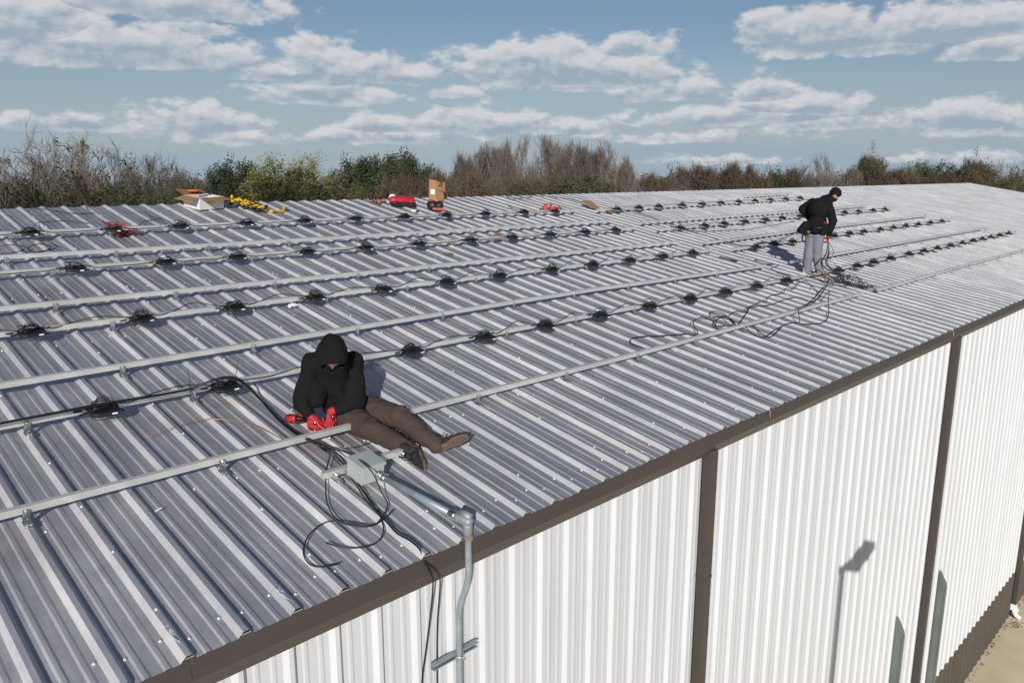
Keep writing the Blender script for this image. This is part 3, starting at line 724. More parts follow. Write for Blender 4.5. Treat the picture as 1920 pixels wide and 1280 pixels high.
# bundle of wires peeling off the lowest cabled rail toward the seated worker
b = MB()
for k in range(7):
    o1 = (k - 3) * .010
    pts = []
    for i, p in enumerate(tp('bundle')):
        s = .9 if i < 8 else 1.6
        if i in (12,13): s=.5
        pts.append(p + Vector((.3 * o1 * s, .7 * o1 * s + rc.uniform(-.006, .006), abs(o1) * .3 + rc.uniform(0, .008))))
    b.tube(spline(pts, 4), .0050, 6)
tag(b.build('wire_bundle', MT['black'], None, True), 'bundle of black wires running along the rail then down to the seated worker', 'wires')
cable('loose_wire', 'black wire dropping straight from the bundle and curling under the junction box', tp('a'), group='wire tails by the junction box')
cable('loose_wire', 'black wire tail that crosses the box and bends back left with a cut end', tp('b'), group='wire tails by the junction box')
cable('loose_wire', 'black wire sweeping a wide open loop on the roof near the eave', tp('c'), group='wire tails by the junction box')
e = tp('e') + [Vector((1.50, -.038, H - .02)), Vector((1.548, -.058, H - .13)), Vector((1.585, -.02, H - .25)), Vector((1.60, .035, H - .49)), Vector((1.565, .05, H - .75)), Vector((1.53, .058, H - 1.0)), Vector((1.50, .055, H - 1.6)), Vector((1.52, .05, H - 2.4))]
cable('loose_wire', 'black wire running over the gutter and hanging down the white wall', e, .0055, group='wire tails by the junction box')
wire_shadow = [p + Vector((.02, .012, .004)) for p in tp('e')] + [Vector((1.515, -.036, H - .03)), Vector((1.59, -.058, H - .12)), Vector((1.655, -.01, H - .25)), Vector((1.67, .05, H - .6)), Vector((1.66, .055, H - 1.2)), Vector((1.67, .05, H - 2.2))]  # dark strand modelled as the cast shadow of the hanging wire
cable('loose_wire', 'dark strand standing in for the hanging wire shadow, closest to the conduit', wire_shadow, .0045, group='wire tails by the junction box')
cable('copper_wire', 'thin copper coloured wire lying left of the seated worker', tp('copper'), .003, m='copper')
cable('loose_wire', 'thin dark wire trailing beside the seated worker legs', tp('legwire'), .003)
for k, l in (('L1', 'long flat loop of black wire under the lowest rail'), ('L2', 'small curled loops of black wire touching the lowest rail'), ('L3', 'straighter black wire snaking from the loops to the pile'),
             ('L4', 'black wire jumping rib to rib up toward the worker'), ('L5', 'black wire running from the tangle down to the rail'), ('L5b', 'second black wire beside it from the tangle to the rail'),
             ('L6', 'black wire hanging over the rail and curling back left below it'), ('L7', 'outermost black wire looping below the lowest rail'),
             ('L9', 'short black loop right of the tangle'), ('L10', 'black wire leaving the tangle to the right'), ('L10b', 'black wire reaching the start of the far lowest rail'),
             ('L11', 'black wire with a narrow hook left of the worker feet'), ('L13', 'thin black wire slanting between the two arrays'), ('L14', 'black wire rising from the third cabled rail to the pouch'),
             ('L15', 'upper black wire stretched from the rail to the pouch'), ('L15b', 'lower black wire stretched from the rail to the pouch'),
             ('tl1', 'ring of black cable cut by the left edge below the top rail'), ('tl2', 'two overlapping rings of black cable below the top rail'), ('tl3', 'black cable arching off the first inverter of the top rail'),
             ('tl4', 'black cable with a sharp bend at the ridge, far left'), ('tl5', 'black wavy cable end left of the white carton'),
             ('far1', 'loops of black cable at the ridge right of the cardboard box'), ('far2', 'bent black cable end above the top rail'), ('far3', 'thin black wire slanting toward the cardboard piece')):
    cable('loose_wire', l, tp(k), .0068 if k[0] == 'L' or k[0] == 'f' else .0052, group='loose black wires')
# tangle of wire at the feet of the standing worker
b = MB(); rt_ = random.Random(9)
c0 = Vector((13.22, 2.12))
for k in range(9):
    pts = []; a0 = rt_.uniform(0, 6.28); cx = c0.x + rt_.gauss(0, .22); cy = c0.y + rt_.gauss(0, .22); R = rt_.uniform(.15, .5)
    m = rt_.randrange(7, 13)
    for i in range(m):
        a = a0 + i * .75 + rt_.uniform(-.3, .3); rr = R * rt_.uniform(.6, 1.1)
        pts.append(roof(cx + rr * math.cos(a), cy + rr * .8 * math.sin(a), .045 + rt_.random() * .12))
    b.tube(spline(pts, 5), .0050, 5)
hand = Vector((13.197, 2.531, 1.204 + H))
for k in range(7):
    q1 = rt_.uniform(-.16, .16)
    b.tube(spline([hand + Vector((.01 * k, 0, 0)), hand + Vector((.08 + q1, -.03, -.22)), hand + Vector((-.05 + q1 * 2, -.08, -.42)), roof(13.25 + q1, 2.4 + q1, .16), roof(13.35 + q1 * 2, 2.2, .05), roof(13.2 - q1 * 3, 1.8, .04)], 6), .0058, 5)
b.tube(spline([hand, hand + Vector((.18, -.06, -.2)), hand + Vector((.10, -.04, -.38)), roof(12.95, 2.35, .38), roof(12.85, 2.1, .12), roof(12.95, 1.85, .05)], 6), .0052, 5)
tag(b.build('wire_tangle', MT['black'], None, True), 'tangled heap of black wire hanging from the red gloved hand to the roof', 'wires')

# upright cable tie tails on the bundle
for (x, d, hh), dx, l in ((T['pins'][0], -.02, 'thin black tie tail standing up left of the near inverter'), (T['pins'][1], .04, 'thin black tie tail standing up behind the near inverter')):
    b = MB(); b.tube([roof(x, d, hh - .04), roof(x + dx * .5, d, hh + .10), roof(x + dx, d + .01, hh + .20)], [.0035, .0028, .0018], 5)
    b.tube([roof(x, d - .035, .13), roof(x, d - .03, .175), roof(x, d + .02, .175)], .0035, 5)
    tag(b.build('cable_tie', MT['black'], None), l, 'cable tie', 'standing tie tails')

# ------------------------------------------------------------------ junction box, conduit, strut
jx, jd = 1.70, .915
root = empty('junction_box', 'pale grey metal junction box sitting on a short rail near the eave', 'electrical box', roof(jx, jd, .03))
axr = (Vector((math.cos(-.0), 0, 0)), V, W_)
b = MB(); b.box(roof(jx, jd, .128), (.190, .195, .135), (U, V, W_)); b.build('body', MT['ltgrey'], root, bevel=.004)
b = MB(); b.box(roof(jx, jd, .2005), (.204, .209, .007), (U, V, W_)); b.box(roof(jx, jd - .1045, .191), (.204, .003, .022), (U, V, W_)); b.box(roof(jx - .102, jd, .191), (.003, .209, .022), (U, V, W_)); b.box(roof(jx + .102, jd, .191), (.003, .209, .022), (U, V, W_)); b.box(roof(jx, jd + .1045, .191), (.204, .003, .022), (U, V, W_))
for q1 in (-1, 1): b.tube([roof(jx + .103 * q1, jd - .06, .188), roof(jx + .107 * q1, jd - .06, .188)], .005, 6); b.tube([roof(jx + .06 * q1, jd - .105, .188), roof(jx + .06 * q1, jd - .109, .188)], .005, 6)
b.build('lid', MT['ltgrey'], root, bevel=.001)
b = MB(); hub0 = roof(jx + .045, jd - .098, .115); hd = (roof(jx + .1, jd - .5, .16) - roof(jx + .055, jd - .123, .14)).normalized()
b.tube([hub0, hub0 - V * .02, hub0 - V * .021, hub0 - V * .045], [.033, .033, .028, .028], 12); b.build('hub', MT['zinc'], root, True)
b = MB()
LBc = Vector((1.842, -.055, H + .135))
pA = hub0 - V * .03; pB = LBc + Vector((-.012, .085, .020))
root = empty('conduit_run', 'galvanised conduit from the junction box over the gutter and down the white wall', 'conduit', tuple(pA))
b.tube([pA, pA.lerp(pB, .5), pB], .0235, 14); b.build('roof_pipe', MT['galv'], root, True)
b = MB(); D = (pB - pA).normalized()
b.tube([pA, pA + D * .02, pA + D * .021, pA + D * .05, pA + D * .051, pA + D * .06], [.029, .029, .034, .034, .027, .027], 12)
b.tube([pB - D * .055, pB - D * .04, pB - D * .039, pB - D * .0, pB + D * .0, pB + D * .02], [.027, .027, .033, .033, .028, .028], 12)
b.build('coupling', MT['zinc'], root)
# conduit body (elbow fitting)
b = MB(); dirh = Vector((D.x, D.y, 0)).normalized()
b.tube([pB, pB + D * .015, pB + D * .03, LBc + Vector((.004, .03, .014)), LBc + Vector((.01, -.03, .006)), LBc + Vector((.012, -.046, .0))], [.026, .031, .034, .036, .036, .026], 14)
b.tube([LBc + Vector((.008, -.01, .02)), LBc + Vector((.010, -.012, -.04)), LBc + Vector((.010, -.012, -.075)), LBc + Vector((.010, -.012, -.090))], [.035, .034, .031, .025], 14)
lb = b.build('elbow_fitting', MT['cast'], root, True)
b = MB(); b.tube([LBc + Vector((.005, .05, .055)), LBc + Vector((.012, -.045, .040))], .027, 12)
local(b.build('cover', MT['cast'], lb, True))
cx, cy = LBc.x + .012, LBc.y - .012
b = MB()
b.tube([(cx, cy, LBc.z - .085), (cx, cy, LBc.z - .10), (cx, cy, LBc.z - .1005), (cx, cy, LBc.z - .118), (cx, cy, LBc.z - .1185), (cx, cy, LBc.z - .135)], [.030, .030, .034, .034, .029, .029], 12); b.build('coupling', MT['zinc'], root)
b = MB(); b.tube(spline([(cx, cy, LBc.z - .12), (cx, cy, H - .15), (cx, cy, H - .24), (cx - .004, cy + .018, H - .34), (cx - .014, cy + .060, H - .46), (cx - .020, cy + .080, H - .56), (cx - .022, cy + .083, H - .7), (cx - .024, cy + .083, H - 1.5), (cx - .024, cy + .083, H - 4.5), (cx - .024, cy + .083, .3)], 5), .0235, 14); b.build('wall_pipe', MT['galv'], root, True)
root = empty('strut_channel', 'short slotted steel strut holding the conduit to the wall', 'strut', (1.81, .05, H - .875))
b = MB(); zc = H - .875; y0 = .056
for z in (-.019, .019): b.box((1.81, y0 - .019, zc + z), (.40, .038, .003))
b.box((1.81, y0, zc), (.40, .003, .041))
for z in (-.015, .015): b.box((1.81, y0 - .037, zc + z), (.40, .003, .009))
b.build('channel', MT['galv'], root)
b = MB(); b.tube([(cx - .065, y0 - .042, zc)] + [(cx - .024 + .030 * math.cos(a), cy + .083 - .030 * math.sin(a) , zc) for a in [PI * k / 8 for k in range(8, -1, -1)]] + [(cx + .02, y0 - .042, zc)], .006, 6)
b.tube([(cx - .024, cy + .04, zc), (cx - .024, cy + .02, zc)], .010, 6); b.build('clamp', MT['zinc'], root)
# ------------------------------------------------------------------ people
WORK = bpy.data.scenes.new('work')
def remesh(name, mb, m, parent, vox, smooth=4, folds=0.0, fscale=9.0, seed=0, aniso=(1, 1, 1), sub=0):
    me = bpy.data.meshes.new(name); me.from_pydata(mb.v, [], mb.f); me.update()
    o = bpy.data.objects.new(name, me); WORK.collection.objects.link(o)
    r = o.modifiers.new('r', 'REMESH'); r.mode = 'VOXEL'; r.voxel_size = vox
    s = o.modifiers.new('s', 'SMOOTH'); s.factor = .5; s.iterations = smooth
    WORK.view_layers[0].update(); dg = WORK.view_layers[0].depsgraph; dg.update()
    me2 = bpy.data.meshes.new_from_object(o.evaluated_get(dg)); o.modifiers.clear()
    o.data = me2; bpy.data.meshes.remove(me); me2.name = name
    WORK.collection.objects.unlink(o); COL.objects.link(o)
    if folds:
        off = Vector((seed * 3.1, seed * 1.7, 0))
        for v in me2.vertices:
            p = Vector((v.co.x * aniso[0], v.co.y * aniso[1], v.co.z * aniso[2])) * fscale + off
            w = noise.noise(p) + .5 * noise.noise(p * 2.1)
            w = (1 - abs(w) * 2.2) * .6 + noise.noise(p * .6) * .5
            v.co += v.normal * (w * folds)
    me2.materials.clear(); me2.materials.append(m)
    me2.polygons.foreach_set('use_smooth', [True] * len(me2.polygons))
    o.parent = parent; o.matrix_parent_inverse = parent.matrix_basis.inverted() if parent.type == 'EMPTY' else Matrix()
    return o
def Z(p): return Vector((p[0], p[1], p[2] + H))
def frame(fwd, up):
    f = Vector(fwd).normalized(); u = Vector(up); u = (u - f * u.dot(f)).normalized(); return f, u, f.cross(u)
def hand(mb, wrist, fwd, up, s=1.0, curl=.9, side=1, thick=1.0, spread=1.0):
    """palm + five separate fingers. fwd: wrist to knuckles, up: back of the hand, side: where the thumb leaves"""
    f, u, r = frame(fwd, up); r = r * side
    k = wrist + f * .085 * s
    mb.ball(wrist + f * .045 * s, (.050 * s, .042 * s, .018 * s * thick), (f, r, u), 14, 9)
    mb.cap(wrist - f * .01 * s, wrist + f * .03 * s, .027 * s, .028 * s)
    for i, (o, ln, rad) in enumerate(((.031, .072, .0095), (.011, .080, .0100), (-.010, .075, .0095), (-.029, .060, .0085))):
        p = wrist + f * .078 * s + r * o * s * spread; a = 0
        for j, q in enumerate((.45, .32, .23)):
            a += curl * (.55, .8, .6)[j] * (1 + .08 * i)
            d = (f * math.cos(a) - u * math.sin(a)).normalized(); p2 = p + d * ln * q * s
            mb.cap(p, p2, rad * s * thick * (1 - .07 * j), rad * s * thick * (.93 - .07 * j), 8); p = p2
    p = wrist + f * .025 * s + r * .033 * s
    for j, (ln, aa) in enumerate(((.040, .55), (.032, 1.0), (.026, 1.35))):
        d = (f * (.75 + .1 * j) + r * (.75 - .45 * j) - u * (.35 + .35 * j)).normalized(); p2 = p + d * ln * s
        mb.cap(p, p2, (.0125 - .001 * j) * s * thick, (.0115 - .001 * j) * s * thick, 8); p = p2
def head(mb, c, face, up, s=1.0):
    f, u, r = frame(face, up)
    mb.ball(c + u * .012 * s, (.095 * s, .076 * s, .112 * s), (f, r, u), 18, 12)
    mb.ball(c + f * .035 * s - u * .055 * s, (.052 * s, .050 * s, .062 * s), (f, r, u), 14, 9)      # jaw
    mb.ball(c + f * .098 * s - u * .020 * s, (.016 * s, .012 * s, .022 * s), (f, r, u), 8, 6)      # nose
    mb.ball(c + f * .086 * s - u * .060 * s, (.010 * s, .024 * s, .008 * s), (f, r, u), 8, 6)      # lips
    mb.ball(c + f * .082 * s + u * .018 * s, (.014 * s, .050 * s, .010 * s), (f, r, u), 8, 6)      # brow
    for q in (-1, 1):
        mb.ball(c + r * q * .078 * s - u * .008 * s, (.020 * s, .008 * s, .030 * s), (f, r, u), 8, 6)
def eyes(c, face, up, parent, s=1.0):
    f, u, r = frame(face, up)
    for q in (-1, 1):
        b = MB(); b.ball(c + f * .082 * s + u * .0 * s + r * q * .031 * s, .012 * s, nu=10, nv=7); b.build('eye', MT['label'], parent, True)
def shoe(parent, heel, toe, upv, m, ms, ln=.29, w=.052, laces=True):
    f, u, r = frame(Vector(toe) - Vector(heel), upv); heel = Vector(heel)
    b = MB()
    st = [(-.010, .030, .034), (.03, .042, .040), (.09, .040, .036), (.15, .046, .030), (.21, .050, .024), (.26, .040, .018), (.285, .018, .010)]
    rings = []
    k = ln / .285
    for x, ww, hh in st:
        b.ball(heel + f * x * k + u * (hh + .012), (.035, ww * w / .05, hh), (f, r, u), 12, 8)
    b.cap(heel + f * .025 + u * .05, heel + f * .005 + u * .12, .044, .047)
    sh = remesh('shoe', b, m, parent, .007, 3, .002, 30)
    b = MB(); o = []
    for i in range(24):
        a = 2 * PI * i / 24; cx = ln * .5 - .004; x = cx + (ln * .5 + .006) * math.cos(a)
        ww = (.050 if x > ln * .45 else .041) * w / .05
        ww = ww - (.008 if abs(x - ln * .42) < .05 else 0)
        o.append(heel + f * x + r * (ww * math.sin(a)) * (1 + .12 * (math.cos(a) > .0)) - u * .004)
    b.prism(o, u * .022)
    so = b.build('sole', ms, sh, bevel=.003); 
    if laces:
        b = MB(); rl = random.Random(int(abs(heel.x * 1000)))
        for t in (.10, .125, .15, .175):
            p = heel + f * t + u * (.082 - (t - .1) * .35)
            b.tube([p - r * .026 - u * .008, p + u * .004, p + r * .026 - u * .008], .0028, 5)
        p = heel + f * .10 + u * .085
        for q in (-1, 1):
            b.tube(spline([p, p + r * q * .03 + u * .03, p + r * q * .055 + u * .008, p + r * q * .012 + u * .004], 5), .0025, 5)
            b.tube(spline([p, p + r * q * .03 + u * .012 + f * .02, p + r * q * .05 - u * .02 + f * .03], 4), .0025, 5)
        b.build('laces', MT['black'], sh, True)
    return sh

# ---- seated worker
root = empty('person', 'worker in a black hood sitting on the roof, red gloves, brown trousers, legs stretched right', 'person', Z((2.16, 1.78, .36)))
pel = Z((2.168, 1.79, .467)); bel = Z((2.10, 1.80, .585)); che = Z((2.025, 1.80, .765)); nek = Z((1.975, 1.70, .925)); hed = Z((1.885, 1.560, 1.000))
shR = Z((1.858, 1.812, .895)); shL = Z((2.180, 1.722, .868)); elR = Z((1.737, 1.790, .600)); elL = Z((2.11, 1.60, .565))
haR = Z((1.750, 1.700, .492)); haL = Z((1.905, 1.650, .510))
hpF = Z((2.275, 1.66, .445)); knF = Z((2.320, 1.30, .455)); anF = Z((2.395, .955, .295))
hpN = Z((2.085, 1.68, .420)); knN = Z((2.085, 1.37, .385)); anN = Z((2.225, 1.065, .262))
facev = Vector((-.20, -.36, -1.2)); hup = Vector((-.3, -.85, .45)) 
b = MB()
b.cap(pel, bel, .12, .12); b.cap(bel, che, .12, .14); b.cap(che, nek, .13, .06); b.cap(nek, hed, .055, .055)
b.cap(shR, shL, .06, .06)
for a, c, e, hd_, dd, up in ((shR, elR, haR, haR, Vector((.35, -.35, -.75)), Vector((-.7, -.6, .3))), (shL, elL, haL, haL, Vector((-.45, -.45, -.62)), Vector((.35, -.75, .45)))):
    b.cap(a, c, .052, .042); b.cap(c, e, .040, .027)
hand(b, haR, (.30, -.30, -.62), (-.55, -.75, .25), 1.0, .75, 1, 1.0); hand(b, haL, (-.35, -.42, -.55), (.25, -.80, .45), 1.0, .75, -1, 1.0)
for a, k, an in ((hpF, knF, anF), (hpN, knN, anN)):
    b.cap(a, k, .078, .056); b.cap(k, an, .052, .036)
b.cap(pel, hpF, .10, .08); b.cap(pel, hpN, .10, .08)
b.cap(anF, anF + Vector((.03, -.04, .01)), .030, .025); b.cap(anN, anN + Vector((.02, -.03, -.01)), .030, .025)
head(b, hed, facev, hup)
body = remesh('body', b, MT['skin'], root, .011, 3)
# hoodie
b = MB()
ax = frame(shL - shR, (0, 0, 1)); lat, upv, dep = ax[0], ax[1], ax[2]
b.ball(che, (.215, .165, .155), (lat, upv, dep), 18, 12); b.ball(bel, (.185, .17, .165), (lat, upv, dep), 18, 12); b.cap(che + Vector((-.05, -.10, .04)), bel + Vector((-.03, -.10, -.03)), .10, .10); b.cap(nek + Vector((-.01, -.03, -.04)), che + Vector((-.03, -.07, 0)), .11, .12)
b.ball(pel + Vector((-.03, .0, .02)), (.195, .13, .150), (lat, upv, dep), 18, 12)
b.cap(shR + Vector((.02, 0, .005)), shL + Vector((-.02, 0, .005)), .082, .082)
b.cap(che, nek, .15, .10); b.cap(nek + Vector((0, .02, -.05)), shR, .10, .088); b.cap(nek + Vector((0, .02, -.05)), shL, .10, .088)
b.cap(shR, elR, .088, .080); b.cap(elR, haR.lerp(elR, .28), .080, .050); b.cap(shL, elL, .088, .082); b.cap(elL, haL.lerp(elL, .30), .080, .050); b.cap(elR.lerp(shR, .3) + Vector((.08, -.03, 0)), haR.lerp(elR, .6) + Vector((.09, -.0, .06)), .10, .075)
b.cap(elR + Vector((0, 0, .04)), elR + Vector((.02, 0, -.03)), .072, .066)
b.cap(pel + Vector((.10, -.06, -.02)), pel + Vector((.12, -.12, .0)), .075, .06)      # jacket hem over the hip
b.cap(Z((2.10, 1.62, .50)), Z((2.19, 1.56, .44)), .055, .045)
b.cap(Z((2.00, 1.79, .915)), Z((2.05, 1.80, .80)), .12, .15)
hoo = remesh('hoodie', b, MT['hoodie'], root, .011, 4, .016, 7.5, 3, (1, 1, .6))
# hood: shell with an opening toward the face
b = MB(); f, u, r = frame(facev, hup)
N1, N2 = 26, 16; outer = []; 
for j in range(N2 + 1):
    th = math.radians(50) + (PI - math.radians(50)) * j / N2      # angle from face direction
    row = []
    for i in range(N1):
        a = 2 * PI * i / N1
        d = f * math.cos(th) + (r * math.cos(a) + u * math.sin(a)) * math.sin(th)
        rr = .142 + .026 * max(0, -math.cos(th)) * max(0, math.sin(a)) + .006 * math.sin(3 * a + th * 2)
        if j == 0: rr += .006
        sc_ = Vector((1, 1, 1))
        p = hed - f * .005 + u * .006 + d * rr - r * (d.dot(r) * rr * .12)
        row.append(p)
    outer.append(row)
inner = [[hed + (p - hed) * .93 for p in row] for row in outer]
vs = [p for row in outer for p in row] + [p for row in inner for p in row]; K = (N2 + 1) * N1
for j in range(N2):
    for i in range(N1):
        i2 = (i + 1) % N1
        b.f.append((j * N1 + i, j * N1 + i2, (j + 1) * N1 + i2, (j + 1) * N1 + i)); b.f.append((K + j * N1 + i, K + (j + 1) * N1 + i, K + (j + 1) * N1 + i2, K + j * N1 + i2))
for i in range(N1):
    i2 = (i + 1) % N1; b.f.append((i, K + i, K + i2, i2)); b.f.append((N2 * N1 + i, N2 * N1 + i2, K + N2 * N1 + i2, K + N2 * N1 + i))
b.v = [tuple(v) for v in vs]
b.cap(hed - f * .06 - u * .09, nek + Vector((0, .03, -.04)), .085, .11)
b.cap(hed - f * .02 - u * .13 + r * .05, che + Vector((0, -.09, .08)), .05, .05); b.cap(hed - f * .02 - u * .13 - r * .05, che + Vector((0, -.09, .08)), .05, .05)
hood = remesh('hood', b, MT['hoodie'], hoo, .0085, 3, .005, 9, 5)
hood.matrix_parent_inverse = Matrix()
b = MB(); b.ball(hed + f * .052 - u * .052, (.070, .074, .062), (f, r, u), 16, 10); b.cap(hed - u * .08, nek, .070, .09)
remesh('dark_face_cover', b, MT['hoodie'], root, .010, 2)  # black mass added over the lower face for the dark hood opening
b = MB()
b.cap(pel, Z((1.97, 1.70, .425)), .085, .06); b.cap(pel + Vector((.02, 0, -.03)), hpF, .115, .105); b.cap(pel + Vector((-.02, 0, -.03)), hpN, .115, .105)
for a, k, an in ((hpF, knF, anF), (hpN, knN, anN)):
    b.cap(a, k, .122, .090); b.cap(k, k.lerp(an, .5), .090, .078); b.cap(k.lerp(an, .5), an + (an - k) * .10, .078, .064)
    b.ball(k + Vector((0, 0, .012)), (.092, .088, .082))
remesh('trousers', b, MT['trousers'], root, .010, 3, .013, 11, 7, (1, 1, 1))
for hp, el, fw, up, sd_ in ((haR, elR, (.30, -.30, -.62), (-.55, -.75, .25), 1), (haL, elL, (-.35, -.42, -.55), (.25, -.80, .45), -1)):
    b = MB(); hand(b, hp, fw, up, 1.0, .75, sd_, 1.28, 1.06); b.cap(hp, hp.lerp(el, .30), .034, .038)
    g = remesh('glove', b, MT['redg'], root, .0048, 2, .0015, 40)
    f, u, r = frame(fw, up)
    b = MB(); b.ball(hp + f * .055 + u * .0165, (.022, .022, .010), (f, r, u), 12, 7); gb = b.build('glove_badge', MT['blackp'], g, True)
    b = MB(); b.ball(hp + f * .055 + u * .0245, (.007, .007, .0045), (f, r, u), 10, 6); b.build('badge_dot', MT['label'], g, True)
for a, k in ((anF, knF), (anN, knN)):
    b = MB(); dd = (a - k).normalized(); b.cap(a - dd * .06, a + dd * .035, .048, .046); b.ball(a + dd * .03, .055)
    remesh('sock', b, MT['hoodie'], root, .009, 2)
# shoes: far one shows its sole to the viewer
vr = Vector((.709, -.705, 0)); vfw = Vector((.705, .709, 0))
hl = anF + Vector((.0, -.055, -.055)); tdir = (vr * .86 + Vector((0, 0, .46)) - vfw * .10)
shoe(root, hl, hl + tdir, (vfw * .80 - vr * .35 + Vector((0, 0, .55))), MT['shoe'], MT['sole'], .285, .054)
hl = anN + Vector((.03, -.02, -.02)) + vr * .05
shoe(root, hl, hl + (-vfw * .72 + vr * .22 + Vector((0, 0, -.30))), (-vr * .85 + Vector((0, 0, .40)) - vfw * .15), MT['shoe'], MT['sole'], .27, .05)

# ---- standing worker
root = empty('person', 'standing worker in a black jacket, beanie and grey trousers, head bowed over the wires', 'person', Z((13.17, 2.75, .56)))
aL = Z((13.151, 2.859, .62)); aR = Z((13.215, 2.63, .585)); kL = Z((13.155, 2.85, .93)); kR = Z((13.195, 2.705, .93))
hL = Z((13.175, 2.83, 1.32)); hR = Z((13.185, 2.705, 1.32)); wa = Z((13.19, 2.745, 1.47)); ch = Z((13.20, 2.735, 1.78)); nk = Z((13.306, 2.640, 1.955)); hd2 = Z((13.395, 2.545, 2.045))
sL = Z((13.262, 2.90, 1.895)); sR = Z((13.158, 2.56, 1.880)); eL = Z((13.235, 3.075, 1.775)); haL2 = Z((13.27, 2.92, 1.575)); eR = Z((13.205, 2.455, 1.575)); haR2 = Z((13.205, 2.525, 1.285))
fv = (vr * .75 + Vector((0, 0, -.62)) - vfw * .08); hu = (vr * .62 + Vector((0, 0, .78)))
b = MB()
b.cap(hL, hR, .09, .09); b.cap(hL, wa, .09, .11); b.cap(wa, ch, .11, .13); b.cap(ch, nk, .11, .055); b.cap(nk, hd2, .05, .05); b.cap(sL, sR, .055, .055)
for a, k, an, to in ((hL, kL, aL, Vector((.10, -.08, -.04))), (hR, kR, aR, Vector((.12, -.11, -.04)))):
    b.cap(a, k, .08, .055); b.cap(k, an, .052, .036); b.cap(an, an + to, .035, .03)
b.cap(sL, eL, .05, .04); b.cap(eL, haL2, .038, .027); b.cap(sR, eR, .05, .04); b.cap(eR, haR2, .038, .027)
hand(b, haR2, (-.02, -.02, -1), (.7, -.7, 0), 1.0, .9, 1); hand(b, haL2, (-.3, -.5, -.5), (.2, .8, .2), 1.0, .6, 1)
head(b, hd2, fv, hu)
remesh('body', b, MT['skin'], root, .011, 3)
eyes(hd2, fv, hu, root)
b = MB(); lat, upv, dep = frame(sR - sL, (0, 0, 1))
b.ball(ch + Vector((0, 0, .0)), (.225, .21, .185), (lat, upv, dep), 18, 12); b.ball(wa + Vector((0, 0, .03)), (.19, .20, .175), (lat, upv, dep), 16, 10)
b.ball(wa + Vector((0, 0, -.08)), (.185, .12, .175), (lat, upv, dep), 16, 10); b.cap(sL, sR, .085, .085); b.cap(ch + Vector((.03, -.03, .08)), nk, .12, .088)
b.cap(sL, eL, .088, .074); b.cap(eL, haL2.lerp(eL, .12), .072, .054); b.cap(sR, eR, .088, .074); b.cap(eR, haR2.lerp(eR, .14), .072, .054)
b.cap(nk + Vector((-.04, .04, .0)), nk + Vector((.03, -.03, .035)), .085, .075)
remesh('jacket', b, MT['hoodie'], root, .011, 4, .010, 8, 9)
b = MB()
f, u, r = frame(fv, hu)
b.ball(hd2 + u * .042 - f * .012, (.112, .098, .098), (f, r, u), 18, 12); b.ball(hd2 + u * .012 - f * .045, (.075, .092, .075), (f, r, u), 14, 10)
remesh('beanie', b, MT['hoodie'], root, .009, 3, .003, 20, 2)
b = MB(); b.cap(hd2 - u * .085 + f * .02, nk + Vector((.02, -.02, .0)), .066, .085); b.ball(hd2 - u * .062 + f * .045, (.060, .062, .040), (f, r, u), 12, 8)
remesh('dark_face_cover', b, MT['hoodie'], root, .009, 3)
b = MB()
b.cap(hL, hR, .125, .125)
for a, k, an in ((hL, kL, aL), (hR, kR, aR)):
    b.cap(a, k, .112, .088); b.cap(k, an, .088, .070)
remesh('trousers', b, MT['greytr'], root, .011, 4, .010, 9, 4, (1, 1, .8))
for h_, e_, fw, up, sd_ in ((haR2, eR, (-.02, -.02, -1), (.7, -.7, 0), 1),):
    b = MB(); hand(b, h_, fw, up, 1.02, .9, sd_, 1.25, 1.05); b.cap(h_, h_.lerp(e_, .16), .034, .038); remesh('glove', b, MT['redg'], root, .0055, 2)
shoe(root, aL + Vector((-.03, .03, -.095)), aL + Vector((.17, -.17, -.10)), (0, 0, 1), MT['wshoe'], MT['wshoe'], .27, .05)
shoe(root, aR + Vector((-.02, .02, -.095)), aR + Vector((.20, -.16, -.115)), (0, 0, 1), MT['wshoe'], MT['wshoe'], .27, .05)
# tool belt
tb = empty('tool_belt', 'black tool pouches hanging at the back and side of the standing worker', 'tool belt', Z((13.12, 2.87, 1.42)))
b = MB(); lt = Z((13.10, 2.90, 1.42))
b.prism([lt + Vector(p) * .82 for p in ((-.17, .14, -.10), (-.20, .15, -.02), (-.08, .06, .16), (.02, -.02, .18), (.06, -.06, .06), (.03, -.04, -.10), (-.05, .04, -.16))], Vector((-.06, -.08, 0)))
b.tube(spline([lt + Vector((-.10, .02, -.1)), lt + Vector((-.12, .02, -.20)), lt + Vector((-.10, .0, -.26))], 4), .014, 6); b.box(lt + Vector((-.12, .04, .0)), (.10, .09, .10), (vr, vfw, Vector((0, 0, 1))), .8)
b.build('pouch', MT['hoodie'], tb, bevel=.01)
b = MB(); c = Z((13.11, 2.58, 1.43))
b.box(c, (.13, .075, .20), (vr, vfw, Vector((0, 0, 1))), .85); b.box(c + Vector((0, 0, -.06)) - vfw * .045, (.11, .03, .09), (vr, vfw, Vector((0, 0, 1))))
b.build('pouch', MT['hoodie'], tb, bevel=.008)
b = MB(); cc = Z((13.19, 2.745, 1.44))
b.tube([cc + vr * (.155 * math.cos(a)) + vfw * (.185 * math.sin(a)) for a in [2 * PI * k / 24 for k in range(25)]], .019, 6, False); b.build('belt', MT['blackp'], tb)
b = MB(); c = Z((13.075, 2.60, 1.50)); b.cap(c, c + vr * .07 + Vector((0, 0, .04)), .022, .018); b.cap(c + Vector((0, 0, .0)), c + Vector((-.01, 0, -.07)), .018, .014); b.cap(c + vr * .05, c + vr * .10 + Vector((0, 0, -.05)), .014, .012)
tag(b.build('hand_tool', MT['redp'], None, True), 'small red tool stuck in the side pouch of the standing worker', 'hand tool')
